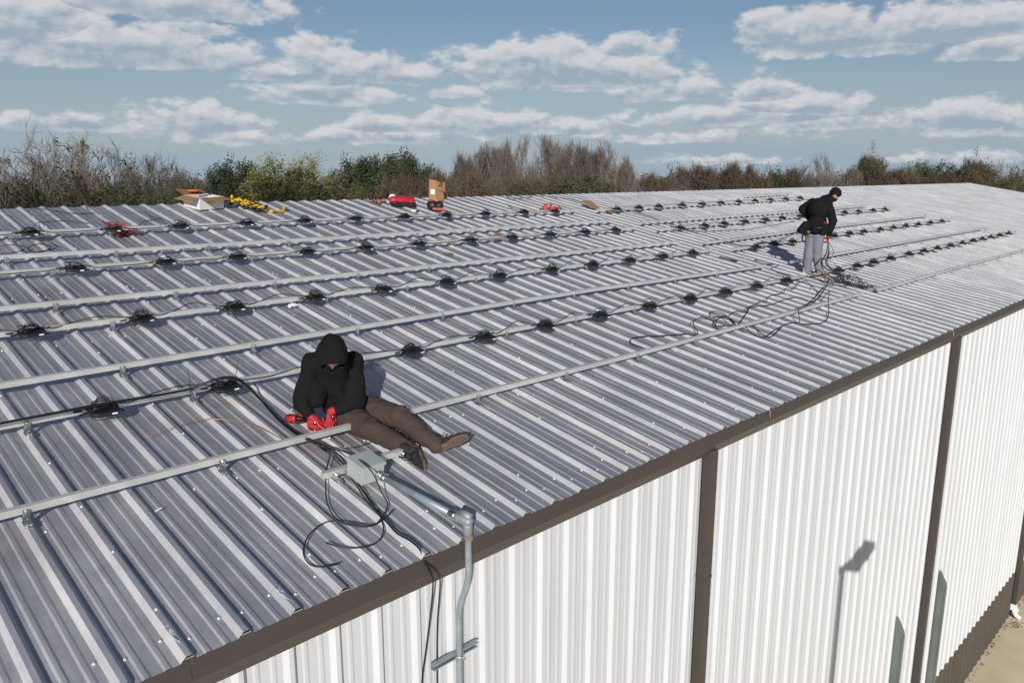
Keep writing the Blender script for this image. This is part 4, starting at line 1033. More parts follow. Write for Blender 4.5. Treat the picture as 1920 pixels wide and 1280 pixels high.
b = MB(); c = Z((13.02, 2.83, 1.36)); b.cap(c, c + vr * .12 + Vector((0, 0, .03)), .022, .016); b.box(c + vr * .08 + Vector((0, 0, .02)), (.09, .03, .035), (vr, vfw, Vector((0, 0, 1))))
tag(b.build('work_glove', MT['card'], None, True), 'tan leather glove tucked under the rear pouch', 'glove')

# ---- tools by the seated worker
c = Z((1.635, 1.775, .455))
root = empty('cordless_tool', 'red and black cordless tool lying left of the seated worker hands', 'power tool', c)
b = MB(); f = (vr * .75 - vfw * .35 + Vector((0, 0, .1))).normalized(); f, u, r = frame(f, (0, 0, 1))
b.tube([c - f * .055 + u * .03, c - f * .05 + u * .03, c + f * .01 + u * .03, c + f * .035 + u * .03, c + f * .04 + u * .03], [.022, .030, .031, .025, .018], 12); b.build('motor_housing', MT['redp'], root, True)
b = MB(); b.box(c - f * .02 + u * .061, (.06, .03, .006), (f, r, u)); b.box(c - f * .02 - r * .03 + u * .03, (.05, .006, .03), (f, r, u)); b.tube([c - f * .062 + u * .03, c - f * .05 + u * .03], [.028, .031], 10); b.build('bumper', MT['blackp'], root)
b = MB(); b.tube([c + f * .03 + u * .03, c + f * .075 + u * .03, c + f * .078 + u * .03, c + f * .10 + u * .03], [.024, .018, .009, .008], 10); b.build('chuck', MT['blackp'], root, True)
b = MB(); b.tube([c - f * .03 + u * .01, c - f * .035 - r * .045, c - f * .045 - r * .10], [.021, .019, .022], 10); b.build('grip', MT['blackp'], root, True)
b = MB(); b.box(c - f * .045 - r * .125, (.105, .055, .065), (f, r, u)); b.build('battery', MT['redp'], root, bevel=.006)
c = Z((1.80, 1.600, .40))
root = empty('pliers', 'red handled pliers held under the gloves of the seated worker', 'hand tool', c)
for q in (-1, 1):
    b = MB(); b.tube(spline([c + Vector((-.03 * q, .06, .07)), c + Vector((-.022 * q, .03, .03)), c], 4), .008, 8); b.build('handle', MT['redp'], root, True)
b = MB(); b.tube([c, c + Vector((.01, -.03, -.02)), c + Vector((.02, -.07, -.035))], [.012, .011, .004], 8); b.build('jaws', MT['zinc'], root)
# ------------------------------------------------------------------ things lying on the roof
def fr(x, d, yaw):
    """roof frame turned by yaw (deg) about the roof normal"""
    a = math.radians(yaw); X = U * math.cos(a) + V * math.sin(a); Y = -U * math.sin(a) + V * math.cos(a); return X, Y, W_
def panel(b, a, c, d_, e, t=.004):
    a, c, d_, e = map(Vector, (a, c, d_, e)); n = (c - a).cross(e - a).normalized() * t
    b.add([a, c, d_, e, a + n, c + n, d_ + n, e + n], [(3, 2, 1, 0), (4, 5, 6, 7), (0, 1, 5, 4), (1, 2, 6, 5), (2, 3, 7, 6), (3, 0, 4, 7)])
# open white carton: near corner toward the camera
o0 = roof(4.36, 9.76, .034)
X = (roof(4.857, 9.90, .034) - o0).normalized(); Zu = (W_ * .6 + Vector((0, 0, 1)) * .4).normalized(); Y = Zu.cross(X).normalized(); X = Y.cross(Zu)
LX, LY, LZ = .50, .40, .205
root = empty('carton', 'open white carton with brown flaps and a neon yellow sticker at the ridge', 'carton', o0)
def q(x, y, z): return o0 + X * x + Y * y + Zu * z
b = MB()
panel(b, q(0, 0, 0), q(LX, 0, 0), q(LX, 0, LZ), q(0, 0, LZ)); panel(b, q(0, LY, 0), q(0, 0, 0), q(0, 0, LZ), q(0, LY, LZ))
panel(b, q(LX, 0, 0), q(LX, LY, 0), q(LX, LY, LZ), q(LX, 0, LZ)); panel(b, q(LX, LY, 0), q(0, LY, 0), q(0, LY, LZ), q(LX, LY, LZ)); panel(b, q(0, 0, .002), q(LX, 0, .002), q(LX, LY, .002), q(0, LY, .002))
b.build('walls', MT['wcard'], root)
b = MB()
fl = .20
panel(b, q(0, 0, LZ), q(LX, 0, LZ), q(LX + .02, -fl * .93, LZ - .035), q(-.02, -fl * .93, LZ - .035), .005); b.build('flap', MT['card'], root)
b = MB(); panel(b, q(0, LY, LZ), q(0, 0, LZ), q(-fl * .95, -.02, LZ - .06), q(-fl * .95, LY + .02, LZ - .05), .005); b.build('flap', MT['card'], root)
b = MB(); panel(b, q(LX, LY, LZ), q(0, LY, LZ), q(-.02, LY + fl * .9, LZ + .09), q(LX + .02, LY + fl * .9, LZ + .05), .005); b.build('flap', MT['cardd'], root)
b = MB(); panel(b, q(LX, 0, LZ), q(LX, LY, LZ), q(LX + fl, LY, LZ - .04), q(LX + fl, -.01, LZ - .07), .005); b.build('flap', MT['card'], root)
b = MB(); panel(b, q(.15, -.003, .095), q(.31, -.003, .095), q(.31, -.003, .175), q(.15, -.003, .175), .001); b.build('sticker', MT['neon'], root)
b = MB(); rl = random.Random(4)
for zz in (.052, .066):
    xx = .14
    while xx < .34:
        w_ = rl.uniform(.012, .03); b.box(q(xx + w_ / 2, -.002, zz), (w_, .002, .005), (X, Y, Zu)); xx += w_ + .006
for xx in (.155, .31): b.box(q(xx, -.002, .09), (.008, .002, .012), (X, Y, Zu))
for zz in (.10, .12, .14): b.box(q(-.002, .22, zz), (.002, .12, .004), (X, Y, Zu))
b.build('small_print', MT['blackp'], root)
b = MB(); b.ball(q(.22, .42, LZ + .065), (.12, .09, .018), (X, Y, Zu), 12, 7)
tag(b.build('orange_wrap', MT['orange'], None, True), 'bright orange item showing inside the open white carton', 'packing')
b = MB()
for k in range(6): b.box(q(.05 + .028 * k, .05 + .01 * (k % 3), LZ + .015 + .006 * (k % 2)), (.045, .022, .02), (X, Y, Zu))
b.tube([q(.16, .10, LZ + .02), q(.28, .06, LZ + .03)], .012, 6)
tag(b.build('rail_clamps', MT['zinc'], None), 'shiny metal clamps on the front edge of the white carton', 'clamps')

# tall tan cardboard box
o0 = roof(9.93, 9.80, .034); Zu = Vector((.06, 0, 1)).normalized(); X = (Vector((.70, -.55, 0)) - Zu * 0).normalized(); X = (X - Zu * X.dot(Zu)).normalized(); Y = Zu.cross(X)
o0 = roof(9.72, 9.98, .034)
root = empty('cardboard_box', 'tall tan cardboard box with a torn hole and a white label at the ridge', 'cardboard box', o0)
LX, LY, LZ = .24, .25, .44
b = MB()
panel(b, q(-.16, -.0, 0), q(0, -.0, 0), q(0, 0, LZ - .01), q(-.16, 0, LZ + .02)); b.build('side', MT['card'], root)
X2 = (X * .82 + Y * .57).normalized()
def q2(x, y, z): return o0 + X2 * x + Y * y + Zu * z
b = MB(); o_ = [q2(0, 0, 0), q2(.20, 0, 0), q2(.20, 0, .22), q2(.24, 0, .26), q2(.24, 0, .40), q2(.17, 0, .42), q2(.15, 0, .30), q2(.07, 0, .31), q2(.08, 0, .42), q2(0, 0, LZ - .01)]
b.prism(o_, Y * .006); b.build('side', MT['card'], root)
b = MB(); panel(b, q(-.16, .0, 0), q(-.16, .20, 0), q(-.16, .20, LZ), q(-.16, 0, LZ)); panel(b, q(-.16, .20, 0), q(.1, .26, 0), q(.1, .26, LZ - .04), q(-.16, .20, LZ - .02)); panel(b, q2(.20, .005, 0), q2(.1, .25, 0), q2(.1, .25, .30), q2(.2, .005, .22)); b.build('back_side', MT['cardd'], root)
b = MB(); panel(b, q2(.05, -.01, .235), q2(.24, -.06, .20), q2(.25, .0, .25), q2(.06, .0, .31), .004); b.build('torn_flap', MT['card'], root)
b = MB(); panel(b, q(-.12, -.006, .14), q(-.035, -.006, .13), q(-.035, -.006, .235), q(-.12, -.006, .245), .001); b.build('label', MT['label'], root)
b = MB(); 
for k in range(3): b.box(q(-.078, -.008, .21 - .02 * k), (.045, .001, .006), (X, Y, Zu))
b.build('label_print', MT['cast'], root)

# yellow safety harness
root = empty('safety_harness', 'yellow and black safety harness heaped beside the white carton', 'harness', roof(5.2, 9.7, .03))
rh = random.Random(8)
def ribbon(b, pts, w, t=.004):
    pts = spline(pts, 5); L_ = []; 
    for i, p in enumerate(pts):
        d = (pts[min(i + 1, len(pts) - 1)] - pts[max(0, i - 1)]).normalized(); s = d.cross(W_).normalized(); n = s.cross(d).normalized()
        a = math.sin(i * .9) * .8; s2 = s * math.cos(a) + n * math.sin(a); n2 = n * math.cos(a) - s * math.sin(a)
        L_.append([p - s2 * w / 2, p + s2 * w / 2, p + s2 * w / 2 + n2 * t, p - s2 * w / 2 + n2 * t])
    vs = [v for r in L_ for v in r]; fs = []
    for i in range(len(L_) - 1):
        for j in range(4): fs.append((i * 4 + j, i * 4 + (j + 1) % 4, i * 4 + 4 + (j + 1) % 4, i * 4 + 4 + j))
    fs += [(0, 1, 2, 3), tuple(len(vs) - 4 + k for k in (3, 2, 1, 0))]
    b.add(vs, fs)
b = MB()
for k in range(13):
    t = k / 12; cx = 5.08 + .28 * t; cy = 9.98 - .48 * t; pts = []
    a0 = rh.uniform(0, 6)
    for i in range(6):
        a = a0 + i * 1.0; pts.append(roof(cx + rh.uniform(.04, .085) * math.cos(a), cy + rh.uniform(.06, .14) * math.sin(a), .05 + rh.uniform(.02, .17) * (1 - t * .5)))
    ribbon(b, pts, .045)
ribbon(b, [roof(5.36, 9.50, .06), roof(5.50, 9.47, .05), roof(5.66, 9.42, .045), roof(5.76, 9.48, .05), roof(5.84, 9.56, .07), roof(5.87, 9.62, .06)], .075)
b.build('webbing', MT['yellow'], root, True)
b = MB()
for k in range(7):
    t = k / 6; cx = 5.08 + .28 * t; cy = 9.98 - .48 * t; a0 = rh.uniform(0, 6); pts = []
    for i in range(5):
        a = a0 + i * 1.1; pts.append(roof(cx + .08 * math.cos(a), cy + .11 * math.sin(a), .04 + rh.uniform(.0, .12)))
    b.tube(spline(pts, 4), .014, 6)
b.build('lining', MT['blackp'], root, True)
b = MB(); b.ball(roof(5.30, 9.56, .05), (.06, .07, .035)); b.build('pad', MT['blackp'], root, True)
b = MB(); b.ball(roof(5.86, 9.62, .06), (.04, .03, .03)); b.build('pad', MT['yellow'], root, True)
b = MB()
for x, d in ((5.02, 10.08), (5.18, 9.78), (5.33, 9.56)): b.tube([roof(x + .02 * math.cos(a), d + .03 * math.sin(a), .10) for a in [k * PI / 5 for k in range(11)]], .004, 5)
b.build('buckle', MT['zinc'], root)

# red tool bag
o0 = roof(8.50, 9.60, .03); X, Y, Zu = fr(0, 0, -14)
root = empty('tool_bag', 'long red and black tool bag lying near the ridge', 'bag', o0)
b = MB(); b.ball(o0 + Zu * .13, (.295, .11, .075), (X, Y, Zu), 20, 10); b.ball(o0 + Zu * .115 + X * .16, (.13, .115, .075), (X, Y, Zu)); b.ball(o0 + Zu * .125 - X * .18, (.11, .105, .07), (X, Y, Zu))
remesh('bag_top', b, MT['redbag'], root, .014, 3, .010, 12, 1)
b = MB(); b.box(o0 + Zu * .055 - Y * .01 + X * .03, (.50, .20, .085), (X, Y, Zu)); b.ball(o0 + Zu * .06 + X * .2, (.10, .11, .055), (X, Y, Zu)); b.ball(o0 + Zu * .06 - X * .15, (.12, .11, .055), (X, Y, Zu)); remesh('bag_base', b, MT['blackp'], root, .014, 4, .006, 14, 3)
b = MB(); b.box(o0 + Zu * .135 - Y * .108 + X * .04, (.10, .006, .028), (X, Y, Zu)); b.build('badge', MT['redp'], root)
b = MB(); b.tube(spline([o0 + Zu * .16 - X * .15, o0 + Zu * .24 - X * .08 + Y * .03, o0 + Zu * .24 + X * .08 + Y * .03, o0 + Zu * .16 + X * .15], 5), .012, 6); b.build('strap', MT['blackp'], root, True)
b = MB(); c = roof(8.40, 9.80, .235); b.tube([c - Y * .05 - Zu * .07, c - Zu * .07 + Y * .05], .068, 16); b.tube([c - Y * .054 - Zu * .07, c + Y * .054 - Zu * .07], .025, 10)
tag(b.build('tape_roll', MT['label'], None, True), 'white roll standing behind the red tool bag', 'roll')
b = MB(); c = roof(8.72, 9.95, .05); b.cap(c, c + U * .16 + V * .03, .04, .03); b.cap(c + U * .05, c + U * .07 - V * .1, .022, .02); b.ball(c + U * .16 + V * .05, .045)
tag(remesh_top(b) if False else b.build('cordless_tool', MT['redp'], None, True), 'dark red tool peeking out behind the red tool bag', 'power tool')
b = MB(); c = roof(8.42, 9.13, .035); b.cap(c, c + U * .07 - V * .06, .022, .02); b.cap(c + U * .07 - V * .06, c + U * .12 - V * .10, .014, .012); o_ = b.build('paint_marker', MT['label'], None, True); tag(o_, 'small white and black item in front of the red tool bag', 'marker')
b = MB(); b.cap(c + U * .05 - V * .075, c + U * .11 - V * .085, .019, .02); b.build('marker_cap', MT['blackp'], o_, True)
# black and orange bag
o0 = roof(8.99, 9.13, .03); X, Y, Zu = fr(0, 0, -22)
root = empty('tool_bag', 'small black tool bag with an orange base near the cardboard box', 'bag', o0)
b = MB(); b.ball(o0 + Zu * .10 - X * .06, (.11, .12, .10), (X, Y, Zu)); b.ball(o0 + Zu * .105 + X * .08, (.10, .11, .085), (X, Y, Zu)); remesh('bag_top', b, MT['blackp'], root, .012, 3, .008, 14, 6)
b = MB(); b.box(o0 + Zu * .05 + X * .05 - Y * .06, (.26, .13, .045), (X, Y, Zu), .9); b.build('bag_base', MT['redor'], root, bevel=.012)
b = MB(); b.ball(o0 + Zu * .19 - X * .08, (.07, .05, .02), (X, Y, Zu)); b.build('bag_lid', MT['redbag'], root, True)
b = MB(); b.tube([o0 + Zu * .09 + X * .06 - Y * .128, o0 + Zu * .165 + X * .085 - Y * .09], .008, 6); b.build('strap', MT['zinc'], root)
# crumpled soft pieces
def crumple(name, label, cat, x, d, sx, sy, sz, m, yaw=0, seed=1):
    b = MB(); r = random.Random(seed); X, Y, Zu = fr(0, 0, yaw); n = 7; c = roof(x, d, .034); g = []
    for j in range(n):
        for i in range(n):
            a = (i / (n - 1) - .5) * sx * r.uniform(.8, 1.1); e = (j / (n - 1) - .5) * sy * r.uniform(.8, 1.1)
            g.append(c + X * a + Y * e + Zu * (r.uniform(0, sz)))
    b.add(g, [(j * n + i, j * n + i + 1, (j + 1) * n + i + 1, (j + 1) * n + i) for j in range(n - 1) for i in range(n - 1)])
    b.add([p - Zu * .004 for p in g], [(j * n + i, (j + 1) * n + i, (j + 1) * n + i + 1, j * n + i + 1) for j in range(n - 1) for i in range(n - 1)])
    o = b.build(name, MT[m], None, False); tag(o, label, cat); return o
crumple('plastic_bag', 'thin red plastic bag under the second inverter of the top rail', 'bag', 2.66, 8.56, .30, .62, .10, 'pinkbag', 0, 2)
crumple('leather_glove', 'orange leather glove lying left of the red tool bag', 'glove', 8.18, 9.95, .24, .20, .07, 'rustor', 0, 3)
crumple('dark_cloth', 'dark crumpled cloth beside the orange glove', 'cloth', 8.22, 10.10, .34, .16, .08, 'blackp', 0, 13)
crumple('plastic_bag', 'faded red plastic piece over the last inverters of the top rail', 'bag', 11.98, 8.62, .36, .40, .16, 'pinkbag', 0, 4)
crumple('plastic_scrap', 'small white plastic scrap just below the fourth inverter rail', 'scrap', 3.20, 4.63, .13, .08, .03, 'label', 20, 5)
crumple('plastic_scrap', 'tiny white scrap on a rib in the lower left of the roof', 'scrap', .37, 1.29, .055, .014, .004, 'label', 20, 6)
def card(label, x, d, sx, sy, yaw, t=.006, h=.036, m='card', tilt=0, cat='cardboard'):
    b = MB(); X, Y, Zu = fr(0, 0, yaw); Y = (Y + Zu * tilt).normalized(); Zn = X.cross(Y); b.box(roof(x, d, h + t / 2 + abs(tilt) * sy / 2), (sx, sy, t), (X, Y, Zn)); o = b.build('cardboard_piece', MT[m], None); tag(o, label, cat); return o
card('upper half of folded orange brown cardboard in the gap before the far array', 13.62, 8.78, .30, .34, 0, .02, .04, 'card', .35)
card('lower half of folded orange brown cardboard in the gap before the far array', 13.70, 8.22, .22, .20, 10, .02, .04, 'card', .1)
card('small brown cardboard block lying on the third cabled rail', 8.40, 6.60, .12, .10, 5, .06, .10, 'cardd')
card('tiny tan cardboard scrap below the sixth rail, near array', 6.83, 6.10, .16, .10, -10)
card('tiny orange tan cardboard scrap just below the highest near rail', 9.19, 7.62, .14, .14, 10)
card('tiny rust coloured scrap on the seventh rail', 5.90, 7.56, .10, .05, 0)
b = MB(); b.prism([roof(12.29, 4.34, .036), roof(12.35, 4.36, .036), roof(12.43, 4.00, .036), roof(12.37, 3.98, .036)], W_ * .012); tag(b.build('black_strip', MT['blackp'], None), 'short black strip lying between the arrays above the fourth rail end', 'strip')

# light pole that casts its shadow on the wall (it stands in the yard behind the camera)
s_ = 7.5; ld = Vector((0.66051547, 0.66490406, -0.34874333))
base = Vector((8.86, YW, H - 3.02)) - ld * s_
root = empty('street_lamp', 'tall parking lot light pole whose shadow falls on the white wall', 'street lamp', (base.x, base.y, 0))
b = MB(); b.tube([(base.x, base.y, 0), (base.x, base.y, base.z + .05)], [.075, .055], 12); b.build('pole', MT['duct'], root, True)
b = MB(); b.box((base.x, base.y, .3), (.45, .45, .6)); b.build('footing', MT['concrete'], root)
b = MB(); b.box((base.x + .55, base.y - .12, base.z + .10), (.80, .36, .13), (Vector((.97, .22, .06)).normalized(), Vector((-.22, .97, 0)).normalized(), Vector((-.06, 0, 1)).normalized())); b.box((base.x + .04, base.y, base.z + .08), (.22, .10, .10)); b.build('lamp_head', MT['duct'], root, bevel=.01)

# ------------------------------------------------------------------ trees
TREES = [(8.59, 40.1, 12.92, 'gnarled', 4.98, 'spreading bare grey tree cut by the left edge of the picture'),
(11.09, 41.84, 13.29, 'gnarled', 5.94, 'tallest spreading bare tree behind the far left of the ridge'),
(14.83, 46.59, 13.2, 'gnarled', 4.21, 'bare tree with fine upright twigs between the two big leafless crowns'),
(14.15, 40.21, 12.96, 'gnarled', 4.63, 'wide bare grey tree left of the white carton'),
(16.29, 40.9, 12.31, 'gnarled', 3.64, 'low leaning bare tree just left of the white carton'),
(10.43, 36.86, 10.76, 'brush_dark', 5.87, 'dark tangled evergreen scrub under the tallest bare tree'),
(8.3, 38.97, 10.77, 'brush_dark', 4.59, 'dark tangle of scrub at the far left edge'),
(12.4, 36.31, 10.93, 'brush_dark', 4.98, 'dark green scrub behind the wide bare tree'),
(14.03, 34.69, 10.83, 'brush_dark', 3.93, 'dark leafy scrub right behind the white carton'),
(10.18, 41.34, 10.19, 'brush_pale', 4.14, 'pale twiggy thicket low along the ridge at far left'),
(14.03, 37.51, 10.29, 'brush_pale', 4.69, 'pale twiggy thicket low behind the ridge left of the carton'),
(21.92, 49.4, 11.12, 'brush_brown', 3.35, 'small brown shrub between the carton and the dark evergreen'),
(21.76, 46.75, 11.53, 'oak', 3.05, 'small dark evergreen above the open white carton'),
(23.14, 46.78, 12.09, 'oak', 3.84, 'taller dark evergreen above the yellow harness'),
(23.3, 42.4, 12.35, 'loose', 4.14, 'loose yellow green tree, left one of the pair'),
(25.3, 41.82, 12.41, 'loose', 3.34, 'loose yellow green tree, right one of the pair'),
(21.98, 38.07, 11.46, 'loose_low', 6.03, 'low olive green shrub under the yellow green pair'),
(27.11, 41.43, 11.25, 'brush_brown', 3.05, 'brown green shrub in the gap between the leafy groups'),
(29.75, 43.03, 12.2, 'oak', 3.6, 'dark evergreen with rusty tips left of the broad one'),
(31.85, 42.36, 12.66, 'oak', 4.63, 'broad dark evergreen above the red tool bag'),
(34.4, 42.64, 12.41, 'oak', 4.4, 'dark evergreen rising behind the tall cardboard box'),
(25.42, 37.47, 10.94, 'loose_low', 3.31, 'low green shrub in front of the rusty tipped evergreen'),
(28.99, 36.74, 11.5, 'brush_brown', 4.83, 'reddish brown twiggy shrub behind the red tool bag'),
(26.22, 33.85, 10.85, 'gnarled', 1.9, 'small pale forked tree left of the tall cardboard box'),
(27.11, 32.98, 10.91, 'gnarled', 1.9, 'small pale branching tree just beside the tall cardboard box'),
(34.61, 39.62, 11.77, 'brush_brown', 3.09, 'brown shrub just right of the tall cardboard box'),
(35.84, 38.39, 12.87, 'upright', 4.25, 'slender brown upright tree right of the cardboard box'),
(41.18, 41.54, 14.2, 'upright', 5.56, 'tall fine twigged tree left of the ivy clad one'),
(37.12, 35.72, 12.91, 'ivy', 2.84, 'tree wrapped in dark green ivy leaves'),
(41.72, 38.19, 13.78, 'upright', 4.55, 'tall upright bare tree just right of the ivy'),
(43.28, 36.64, 14.32, 'upright', 5.79, 'highest fan of bare upright branches in the middle'),
(43.22, 33.88, 14.06, 'upright', 4.4, 'dense upright bare tree right of the highest fan'),
(44.55, 32.56, 13.38, 'upright', 4.0, 'bare upright tree stepping down toward the right'),
(45.44, 31.67, 12.78, 'upright', 3.2, 'last short bare tree at the right end of the tall group'),
(33.38, 35.2, 11.24, 'brush_brown', 5.38, 'wide brown thicket at the foot of the tall bare trees'),
(36.36, 32.24, 11.17, 'brush_brown', 5.38, 'brown thicket under the ivy clad tree and its neighbours'),
(36.59, 29.19, 11.09, 'loose_low', 6.55, 'olive green undergrowth below the highest bare fan'),
(38.5, 27.29, 10.96, 'brush_dark', 3.1, 'dark green bush at the foot of the last tall bare trees'),
(48.52, 31.44, 11.5, 'brush_brown', 4.55, 'brown scrub in the dip right of the tall bare group'),
(51.53, 31.26, 11.84, 'brush_brown', 4.28, 'brown rounded thicket right of the dip'),
(52.82, 29.98, 12.25, 'brush_brown', 4.06, 'taller brown twiggy tree, first of the right hand run'),
(55.49, 28.74, 12.35, 'brush_brown', 4.34, 'brown twiggy tree with a ragged top, centre right'),
(57.92, 27.73, 12.12, 'brush_brown', 3.53, 'brown twiggy tree left of the standing worker'),
(48.33, 28.8, 11.18, 'gnarled', 2.8, 'pale forked saplings in front of the brown thicket'),
(61.06, 27.43, 11.55, 'brush_dark', 4.55, 'olive bush left above the standing worker'),
(64.21, 27.12, 12.36, 'upright', 4.69, 'pale feathery bare tree above left of the standing worker'),
(65.63, 25.71, 12.45, 'upright', 4.69, 'pale feathery bare tree above the standing worker'),
(68.16, 24.61, 11.93, 'brush_pale', 4.28, 'pale tangled scrub right above the beanie'),
(70.79, 23.4, 12.63, 'brush_olive', 4.59, 'rusty olive tree standing out right of the worker'),
(72.44, 21.76, 11.94, 'brush_brown', 4.34, 'brown scrub before the row of pines'),
(75.42, 21.63, 12.3, 'pine', 2.18, 'small round topped pine, first from the left'),
(76.17, 20.88, 12.34, 'pine', 1.79, 'small round topped pine, second from the left'),
(77.34, 19.71, 12.29, 'pine', 2.98, 'widest round topped pine, third from the left'),
(78.53, 18.54, 12.06, 'pine', 2.18, 'low pine near the far roof corner'),
(72.77, 18.61, 11.46, 'brush_brown', 5.16, 'brown scrub in front of the pines'),
(77.5, 16.73, 12.12, 'brush_olive', 4.83, 'olive brown tree behind the far roof corner'),
(78.87, 18.19, 12.81, 'upright', 2.78, 'thin pale bare tree above the far roof corner'),
(79.26, 14.98, 12.57, 'gnarled', 5.31, 'pale spreading bare tree at the right edge'),
(67.8, 12.27, 10.93, 'loose_low', 2.48, 'green bushy shrub beyond the far gable edge'),
(80.79, 13.46, 11.93, 'brush_brown', 5.31, 'brown scrub leaving the picture at the right edge'),
(7.58, 43.92, 12.87, 'gnarled', 4.97, 'bare tree mostly outside the left edge')]
def branch(segs, p, d, ln, r, lv, R, par):
    n = 4 if lv < 2 else 3
    pts = [p]; rs = [r]
    for i in range(n):
        d = (d + Vector((R.gauss(0, 1), R.gauss(0, 1), R.gauss(0, 1))) * par['wob'] + Vector((0, 0, par['up'] * (1 if lv else .3)))).normalized()
        p2 = p + d * ln / n
        e = par['env']; q = ((p2.x ** 2 + p2.y ** 2) / e[0] ** 2 + ((p2.z - e[1]) / (e[2] if p2.z > e[1] else e[3])) ** 2)
        dv = Vector((p2.x, p2.y, p2.z - e[1])).normalized() * 2.2 + Vector((par.get('sd', 0) * 7.3, 0, 0))
        q *= 1 + .5 * noise.noise(dv) + .25 * noise.noise(dv * 3)
        if (lv and q > par['ej']) or (q > 1.3 and p2.z > e[1]): 
            if i == 0: return
            break
        p = p2; pts.append(p); rs.append(r * (1 - .55 * (i + 1) / n))
    par['ej'] = .92 + .75 * R.random() ** 3 * (1 if lv > 1 else .1)
    n = len(pts) - 1
    segs.append((pts, rs, lv))
    if lv >= par['lv']: return
    k = par['kids'][min(lv, len(par['kids']) - 1)]
    for i in range(k):
        t = (par['t0'] if lv == 0 else .2) + (1 - (par['t0'] if lv == 0 else .2)) * (i + R.random()) / k
        j = min(int(t * n), n - 1); q_ = pts[j].lerp(pts[j + 1], t * n - j)
        side = Vector((R.gauss(0, 1), R.gauss(0, 1), R.gauss(0, .5))).normalized()
        nd = (d * par['fwd'] + side * par['spr'] + Vector((0, 0, par['lift']))).normalized()
        branch(segs, q_, nd, ln * par['ls'][min(lv, len(par['ls']) - 1)] * R.uniform(.7, 1.2), max(par['rmin'], rs[j] * par['rs']), lv + 1, R, par)
def leaves(b, c, rad, n, size, R, flat=1.0):
    for _ in range(n):
        v = Vector((R.gauss(0, 1), R.gauss(0, 1), R.gauss(0, 1) * flat)) * rad * .55
        if v.length > rad * 1.05: v *= rad * 1.05 / v.length * R.random()
        p = c + v; s = size * R.uniform(.6, 1.4)
        a = Vector((R.gauss(0, 1), R.gauss(0, 1), R.gauss(0, 1))).normalized(); w = a.orthogonal().normalized() * s * .55; a = a * s
        b.quad(p - a, p + w, p + a, p - w)
PAR = dict(
 gnarled=dict(env=(4.3, 7.6, 5.0, 3.4), ej=1.1, h=12, trunk=.42, r=.24, wob=.19, up=.05, lv=5, kids=(7, 5, 5, 4, 3), t0=.34, fwd=.62, spr=.80, lift=.35, ls=(.60, .60, .58, .55, .5), rs=.62, rmin=.0150),
 upright=dict(env=(2.9, 6.5, 6.0, 6.5), ej=1.1, h=12, trunk=.35, r=.12, wob=.06, up=.09, lv=4, kids=(12, 8, 7, 4), t0=.2, fwd=.85, spr=.62, lift=.45, ls=(.50, .52, .46, .45), rs=.5, rmin=.0120),
 brush=dict(env=(3.2, 4.5, 3.8, 4.5), ej=1.1, h=8, trunk=.25, r=.07, wob=.16, up=.05, lv=4, kids=(12, 7, 5, 3), t0=.12, fwd=.6, spr=.8, lift=.35, ls=(.60, .58, .55, .5), rs=.55, rmin=.013),
)
def tubes(b, segs, n):
    for pts, rs, lv in segs: b.tube(pts, rs, n if lv < 2 else 3, False)
def norm_mesh(b_list):
    xs = sorted(v[0] for b in b_list for v in b.v); ys = sorted(v[1] for b in b_list for v in b.v); zs = sorted(v[2] for b in b_list for v in b.v)
    k = lambda a, f: a[int((len(a) - 1) * f)]
    w = (k(xs, .975) - k(xs, .025) + k(ys, .975) - k(ys, .025)) / 2
    return w, w, k(zs, .988)
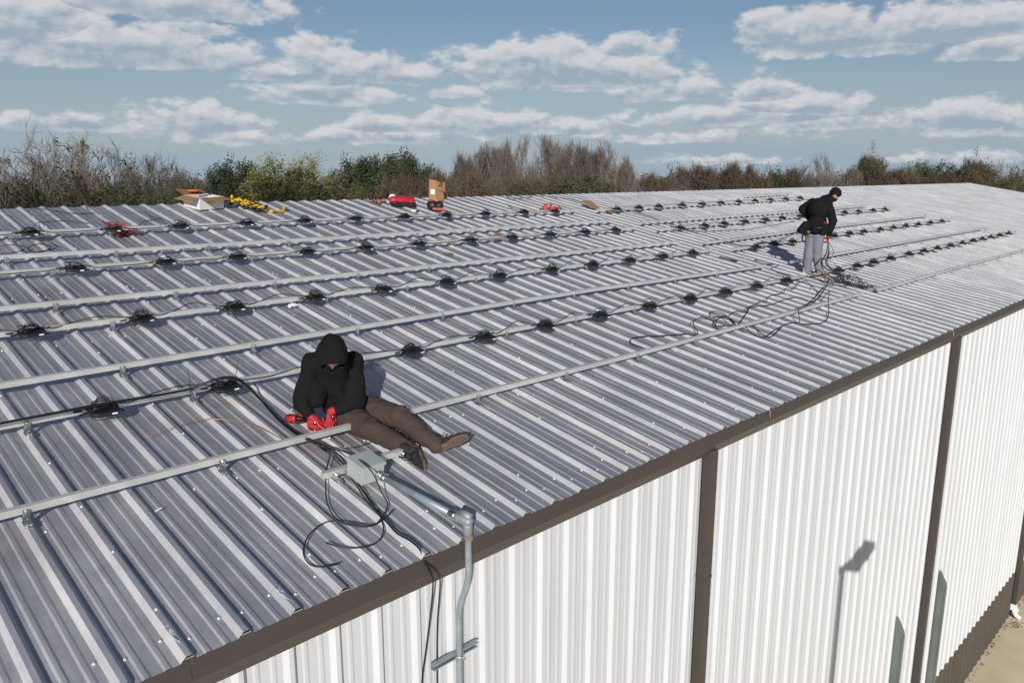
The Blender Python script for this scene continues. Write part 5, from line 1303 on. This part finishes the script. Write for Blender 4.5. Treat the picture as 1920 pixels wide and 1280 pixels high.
def proto(kind, seed):
    R = random.Random(seed); wood = MB(); twig = MB()
    for q_ in PAR.values(): q_['sd'] = seed % 50; tm = 'twigg'; leafset = []
    base = kind
    if kind in ('gnarled', 'upright', 'ivy'):
        par = PAR['upright' if kind == 'ivy' else kind]; segs = []
        stems = {'gnarled': 2, 'upright': 4, 'ivy': 3}[kind]
        for s in range(stems):
            d0 = Vector((R.gauss(0, .22), R.gauss(0, .22), 1)).normalized() if kind == 'gnarled' else Vector((R.gauss(0, .16), R.gauss(0, .16), 1)).normalized()
            branch(segs, Vector((R.gauss(0, .25), R.gauss(0, .25), 0)), d0, 9.0 if kind == 'gnarled' else 10.0, par['r'] * R.uniform(.8, 1.1), 0, R, par)
        tubes(wood, [s for s in segs if s[2] < 3], 5); tubes(twig, [s for s in segs if s[2] >= 3], 3)
        tm = {'gnarled': 'twigp', 'upright': 'twigr', 'ivy': 'twigr'}[kind]
        if kind == 'ivy':
            for s in segs:
                if s[2] <= 1 and R.random() < .8:
                    for p in s[0][:-1]: leaves(twig if False else None or LV, p, .5, 40, .10, R)
            leafset = [(LV, 'leafd')]
        elif kind == 'gnarled':
            for s in R.sample([s for s in segs if s[2] == 2], 9): leaves(LV, s[0][-1], .28, 30, .07, R)
            leafset = [(LV, 'leafo')]
    elif kind.startswith('brush'):
        par = PAR['brush']; segs = []
        for s in range(7):
            a = R.uniform(0, 6.28); rr = R.uniform(0, 1.6)
            branch(segs, Vector((rr * math.cos(a), rr * math.sin(a), R.uniform(2.0, 5.5))), Vector((math.cos(a) * .5, math.sin(a) * .5, 1)).normalized(), R.uniform(3.2, 5.0), .06, 0, R, par)
        tubes(twig, segs, 3)
        wood.tube([(0, 0, 0), (0, 0, 5)], [.16, .08], 6); wood.tube([(.4, .3, 0), (.9, .5, 4)], [.12, .06], 6); wood.tube([(-.5, .1, 0), (-1.0, -.3, 4)], [.12, .06], 6)
        tm = {'brush_brown': 'twigb', 'brush_dark': 'twigg', 'brush_pale': 'twigp', 'brush_olive': 'twigb'}[kind]
        lm = {'brush_brown': 'leafb', 'brush_dark': 'leafd', 'brush_pale': 'leafb', 'brush_olive': 'leafo'}[kind]
        nl = {'brush_brown': 22, 'brush_dark': 60, 'brush_pale': 5, 'brush_olive': 40}[kind]
        for s in segs:
            if s[2] in (1, 2) and R.random() < .45 and s[0][-1].z < 9.0: leaves(LV, s[0][-1], .50, nl, .06, R)
        for k in range(90):   # lower dense body
            c = Vector((R.gauss(0, 1.7), R.gauss(0, 1.7), R.uniform(1.0, 7.6))); leaves(LV, c, .8, nl * 2 + 30, .07, R)
        leafset = [(LV, lm)]
    else:
        lm = {'oak': 'leafd', 'loose': 'leafy', 'loose_low': 'leafo', 'pine': 'pine', 'rust': 'leafr'}[kind]
        segs = []; par = dict(PAR['brush']); par['lv'] = 3; par['rmin'] = .018; hgt = 11
        branch(segs, Vector((0, 0, 0)), Vector((0, 0, 1)), 7.0, .20, 0, R, dict(PAR['gnarled'], env=(2.6, 6, 5, 6), lv=2, rmin=.02, ls=(.42, .4)))
        tubes(wood, segs, 5)
        if kind == 'pine':
            for k in range(46):
                a = R.uniform(0, 6.28); rr = 2.6 * math.sqrt(R.random()); z = 10.0 + 1.5 * (1 - (rr / 2.7) ** 2) - R.uniform(0, 1.3)
                leaves(LV, Vector((rr * math.cos(a), rr * math.sin(a), z)), .65, 130, .07, R, .6)
        else:
            nclump = {'oak': 170, 'loose': 130, 'loose_low': 130}[kind]
            for k in range(nclump):
                a = R.uniform(0, 6.28); z = R.uniform(2.5, 11.5); rm = 3.1 * math.sqrt(max(.05, 1 - ((z - 6.5) / 5.6) ** 2)) * R.uniform(.45, 1.1)
                c = Vector((rm * math.cos(a), rm * math.sin(a), z + R.gauss(0, .3)))
                if kind == 'loose': leaves(LV, c, .75, 90, .062, R)
                else: leaves(LV, c, .66, 150, .075, R)
            for k in range(26 if kind != 'loose' else 34):
                a = R.uniform(0, 6.28); rr = R.uniform(.2, 2.3); z = R.uniform(10.4, 12.2) - rr * .5
                leaves(LV, Vector((rr * math.cos(a), rr * math.sin(a), z)), .38, 60, .065, R)
            if kind != 'oak':
                sg = []
                for k in range(7): branch(sg, Vector((R.gauss(0, .8), R.gauss(0, .8), 5)), Vector((R.gauss(0, .3), R.gauss(0, .3), 1)).normalized(), 4.2, .03, 0, R, dict(PAR['upright'], env=(3.2, 7, 5.2, 7), kids=(8, 5, 4), lv=3))
                tubes(twig, sg, 3); tm = 'twigp'
        leafset = [(LV, lm)]
    return wood, twig, tm, leafset
PROT = {}
def get_proto(kind, v):
    global LV
    key = (kind, v)
    if key in PROT: return PROT[key]
    LV = MB(); wood, twig, tm, ls = proto(kind, hash_(kind) + v * 17)
    lf = LV
    if kind in ('gnarled', 'upright', 'ivy') or kind.startswith('brush'):
        e = PAR['brush' if kind.startswith('brush') else 'gnarled' if kind == 'gnarled' else 'upright']['env']; w = wy = 2 * e[0]; z1 = e[1] + e[2]
    else: w, wy, z1 = norm_mesh([lf])
    meshes = []
    def mk(mb, nm, m):
        if not mb.v: return
        me = bpy.data.meshes.new(nm); me.from_pydata([(x / w, y / wy, z / z1) for x, y, z in mb.v], [], mb.f); me.update(); me.materials.append(MT[m]); meshes.append((nm, me))
    mk(wood, 'trunk', 'bark'); 
    if twig.v: mk(twig, 'crown' if not ls else 'branches', tm)
    if ls and lf.v: mk(lf, 'crown' if not ('branches' in [m[0] for m in meshes] and kind in ('gnarled', 'ivy', 'upright')) else 'leaves', ls[0][1])
    PROT[key] = meshes; return meshes
def hash_(s): return sum(ord(c) * (i + 3) for i, c in enumerate(s)) % 997
NV = {'gnarled': 3, 'upright': 3, 'brush_brown': 3, 'brush_dark': 2, 'brush_pale': 1, 'brush_olive': 1, 'oak': 2, 'loose': 2, 'loose_low': 1, 'pine': 2, 'ivy': 1}
GRP = {'gnarled': 'bare spreading trees behind the roof', 'upright': 'bare upright trees behind the roof', 'oak': 'dark evergreens behind the roof', 'pine': 'small pines on the horizon'}
NM = {'gnarled': 'bare_tree', 'upright': 'bare_tree', 'ivy': 'ivy_tree', 'oak': 'evergreen_tree', 'pine': 'pine_tree', 'loose': 'leafy_tree', 'loose_low': 'leafy_shrub'}
vc = {}; rt2 = random.Random(77)
for (x, y, h, kind, w, lab) in TREES:
    v = vc.get(kind, 0); vc[kind] = v + 1
    ms = get_proto(kind, v % NV[kind])
    root = empty(NM.get(kind, 'scrub_tree'), lab, 'tree' if kind != 'loose_low' and not kind.startswith('brush') else 'shrub', (x, y, 0), GRP.get(kind))
    root.rotation_euler = (0, 0, rt2.uniform(0, 6.28))
    root.scale = (w * 1.12, w * 1.12, h * (.975 if 15 < x < 60 else .99))
    for nm, me in ms:
        o = bpy.data.objects.new(nm, me); COL.objects.link(o); o.parent = root
# far wood that reads as one brown band
b = MB(); rw = random.Random(31)
for k in range(1500):
    az = math.radians(rw.uniform(2, 92)); D = rw.uniform(78, 118)
    if az > math.radians(60): D = rw.uniform(98, 130)
    x = -1.3 + D * math.sin(az); y = -3.65 + D * math.cos(az)
    hgt = 10.6 + 1.0 * noise.noise(Vector((az * 14, 0, 0))) + rw.uniform(-.9, .3)
    for j in range(4):
        c = Vector((x + rw.gauss(0, .8), y + rw.gauss(0, .8), hgt * rw.uniform(.25, 1) ** .45)); leaves(b, c, 1.2, 26, .13, rw)
    p = Vector((x, y, hgt * .4)); b.tube([p, p + Vector((rw.gauss(0, .8), rw.gauss(0, .8), hgt * .62))], [.05, .012], 3, False)
    for j in range(3): 
        p2 = Vector((x, y, hgt * .7)); b.tube([p2, p2 + Vector((rw.gauss(0, .7), rw.gauss(0, .7), hgt * .33 + rw.uniform(0, .5)))], [.03, .01], 3, False)
tag(b.build('woodland', MT['leafb'], None), 'brown leafless woodland along the horizon behind the nearer trees', 'woodland', kind='stuff')

bpy.data.scenes.remove(WORK)
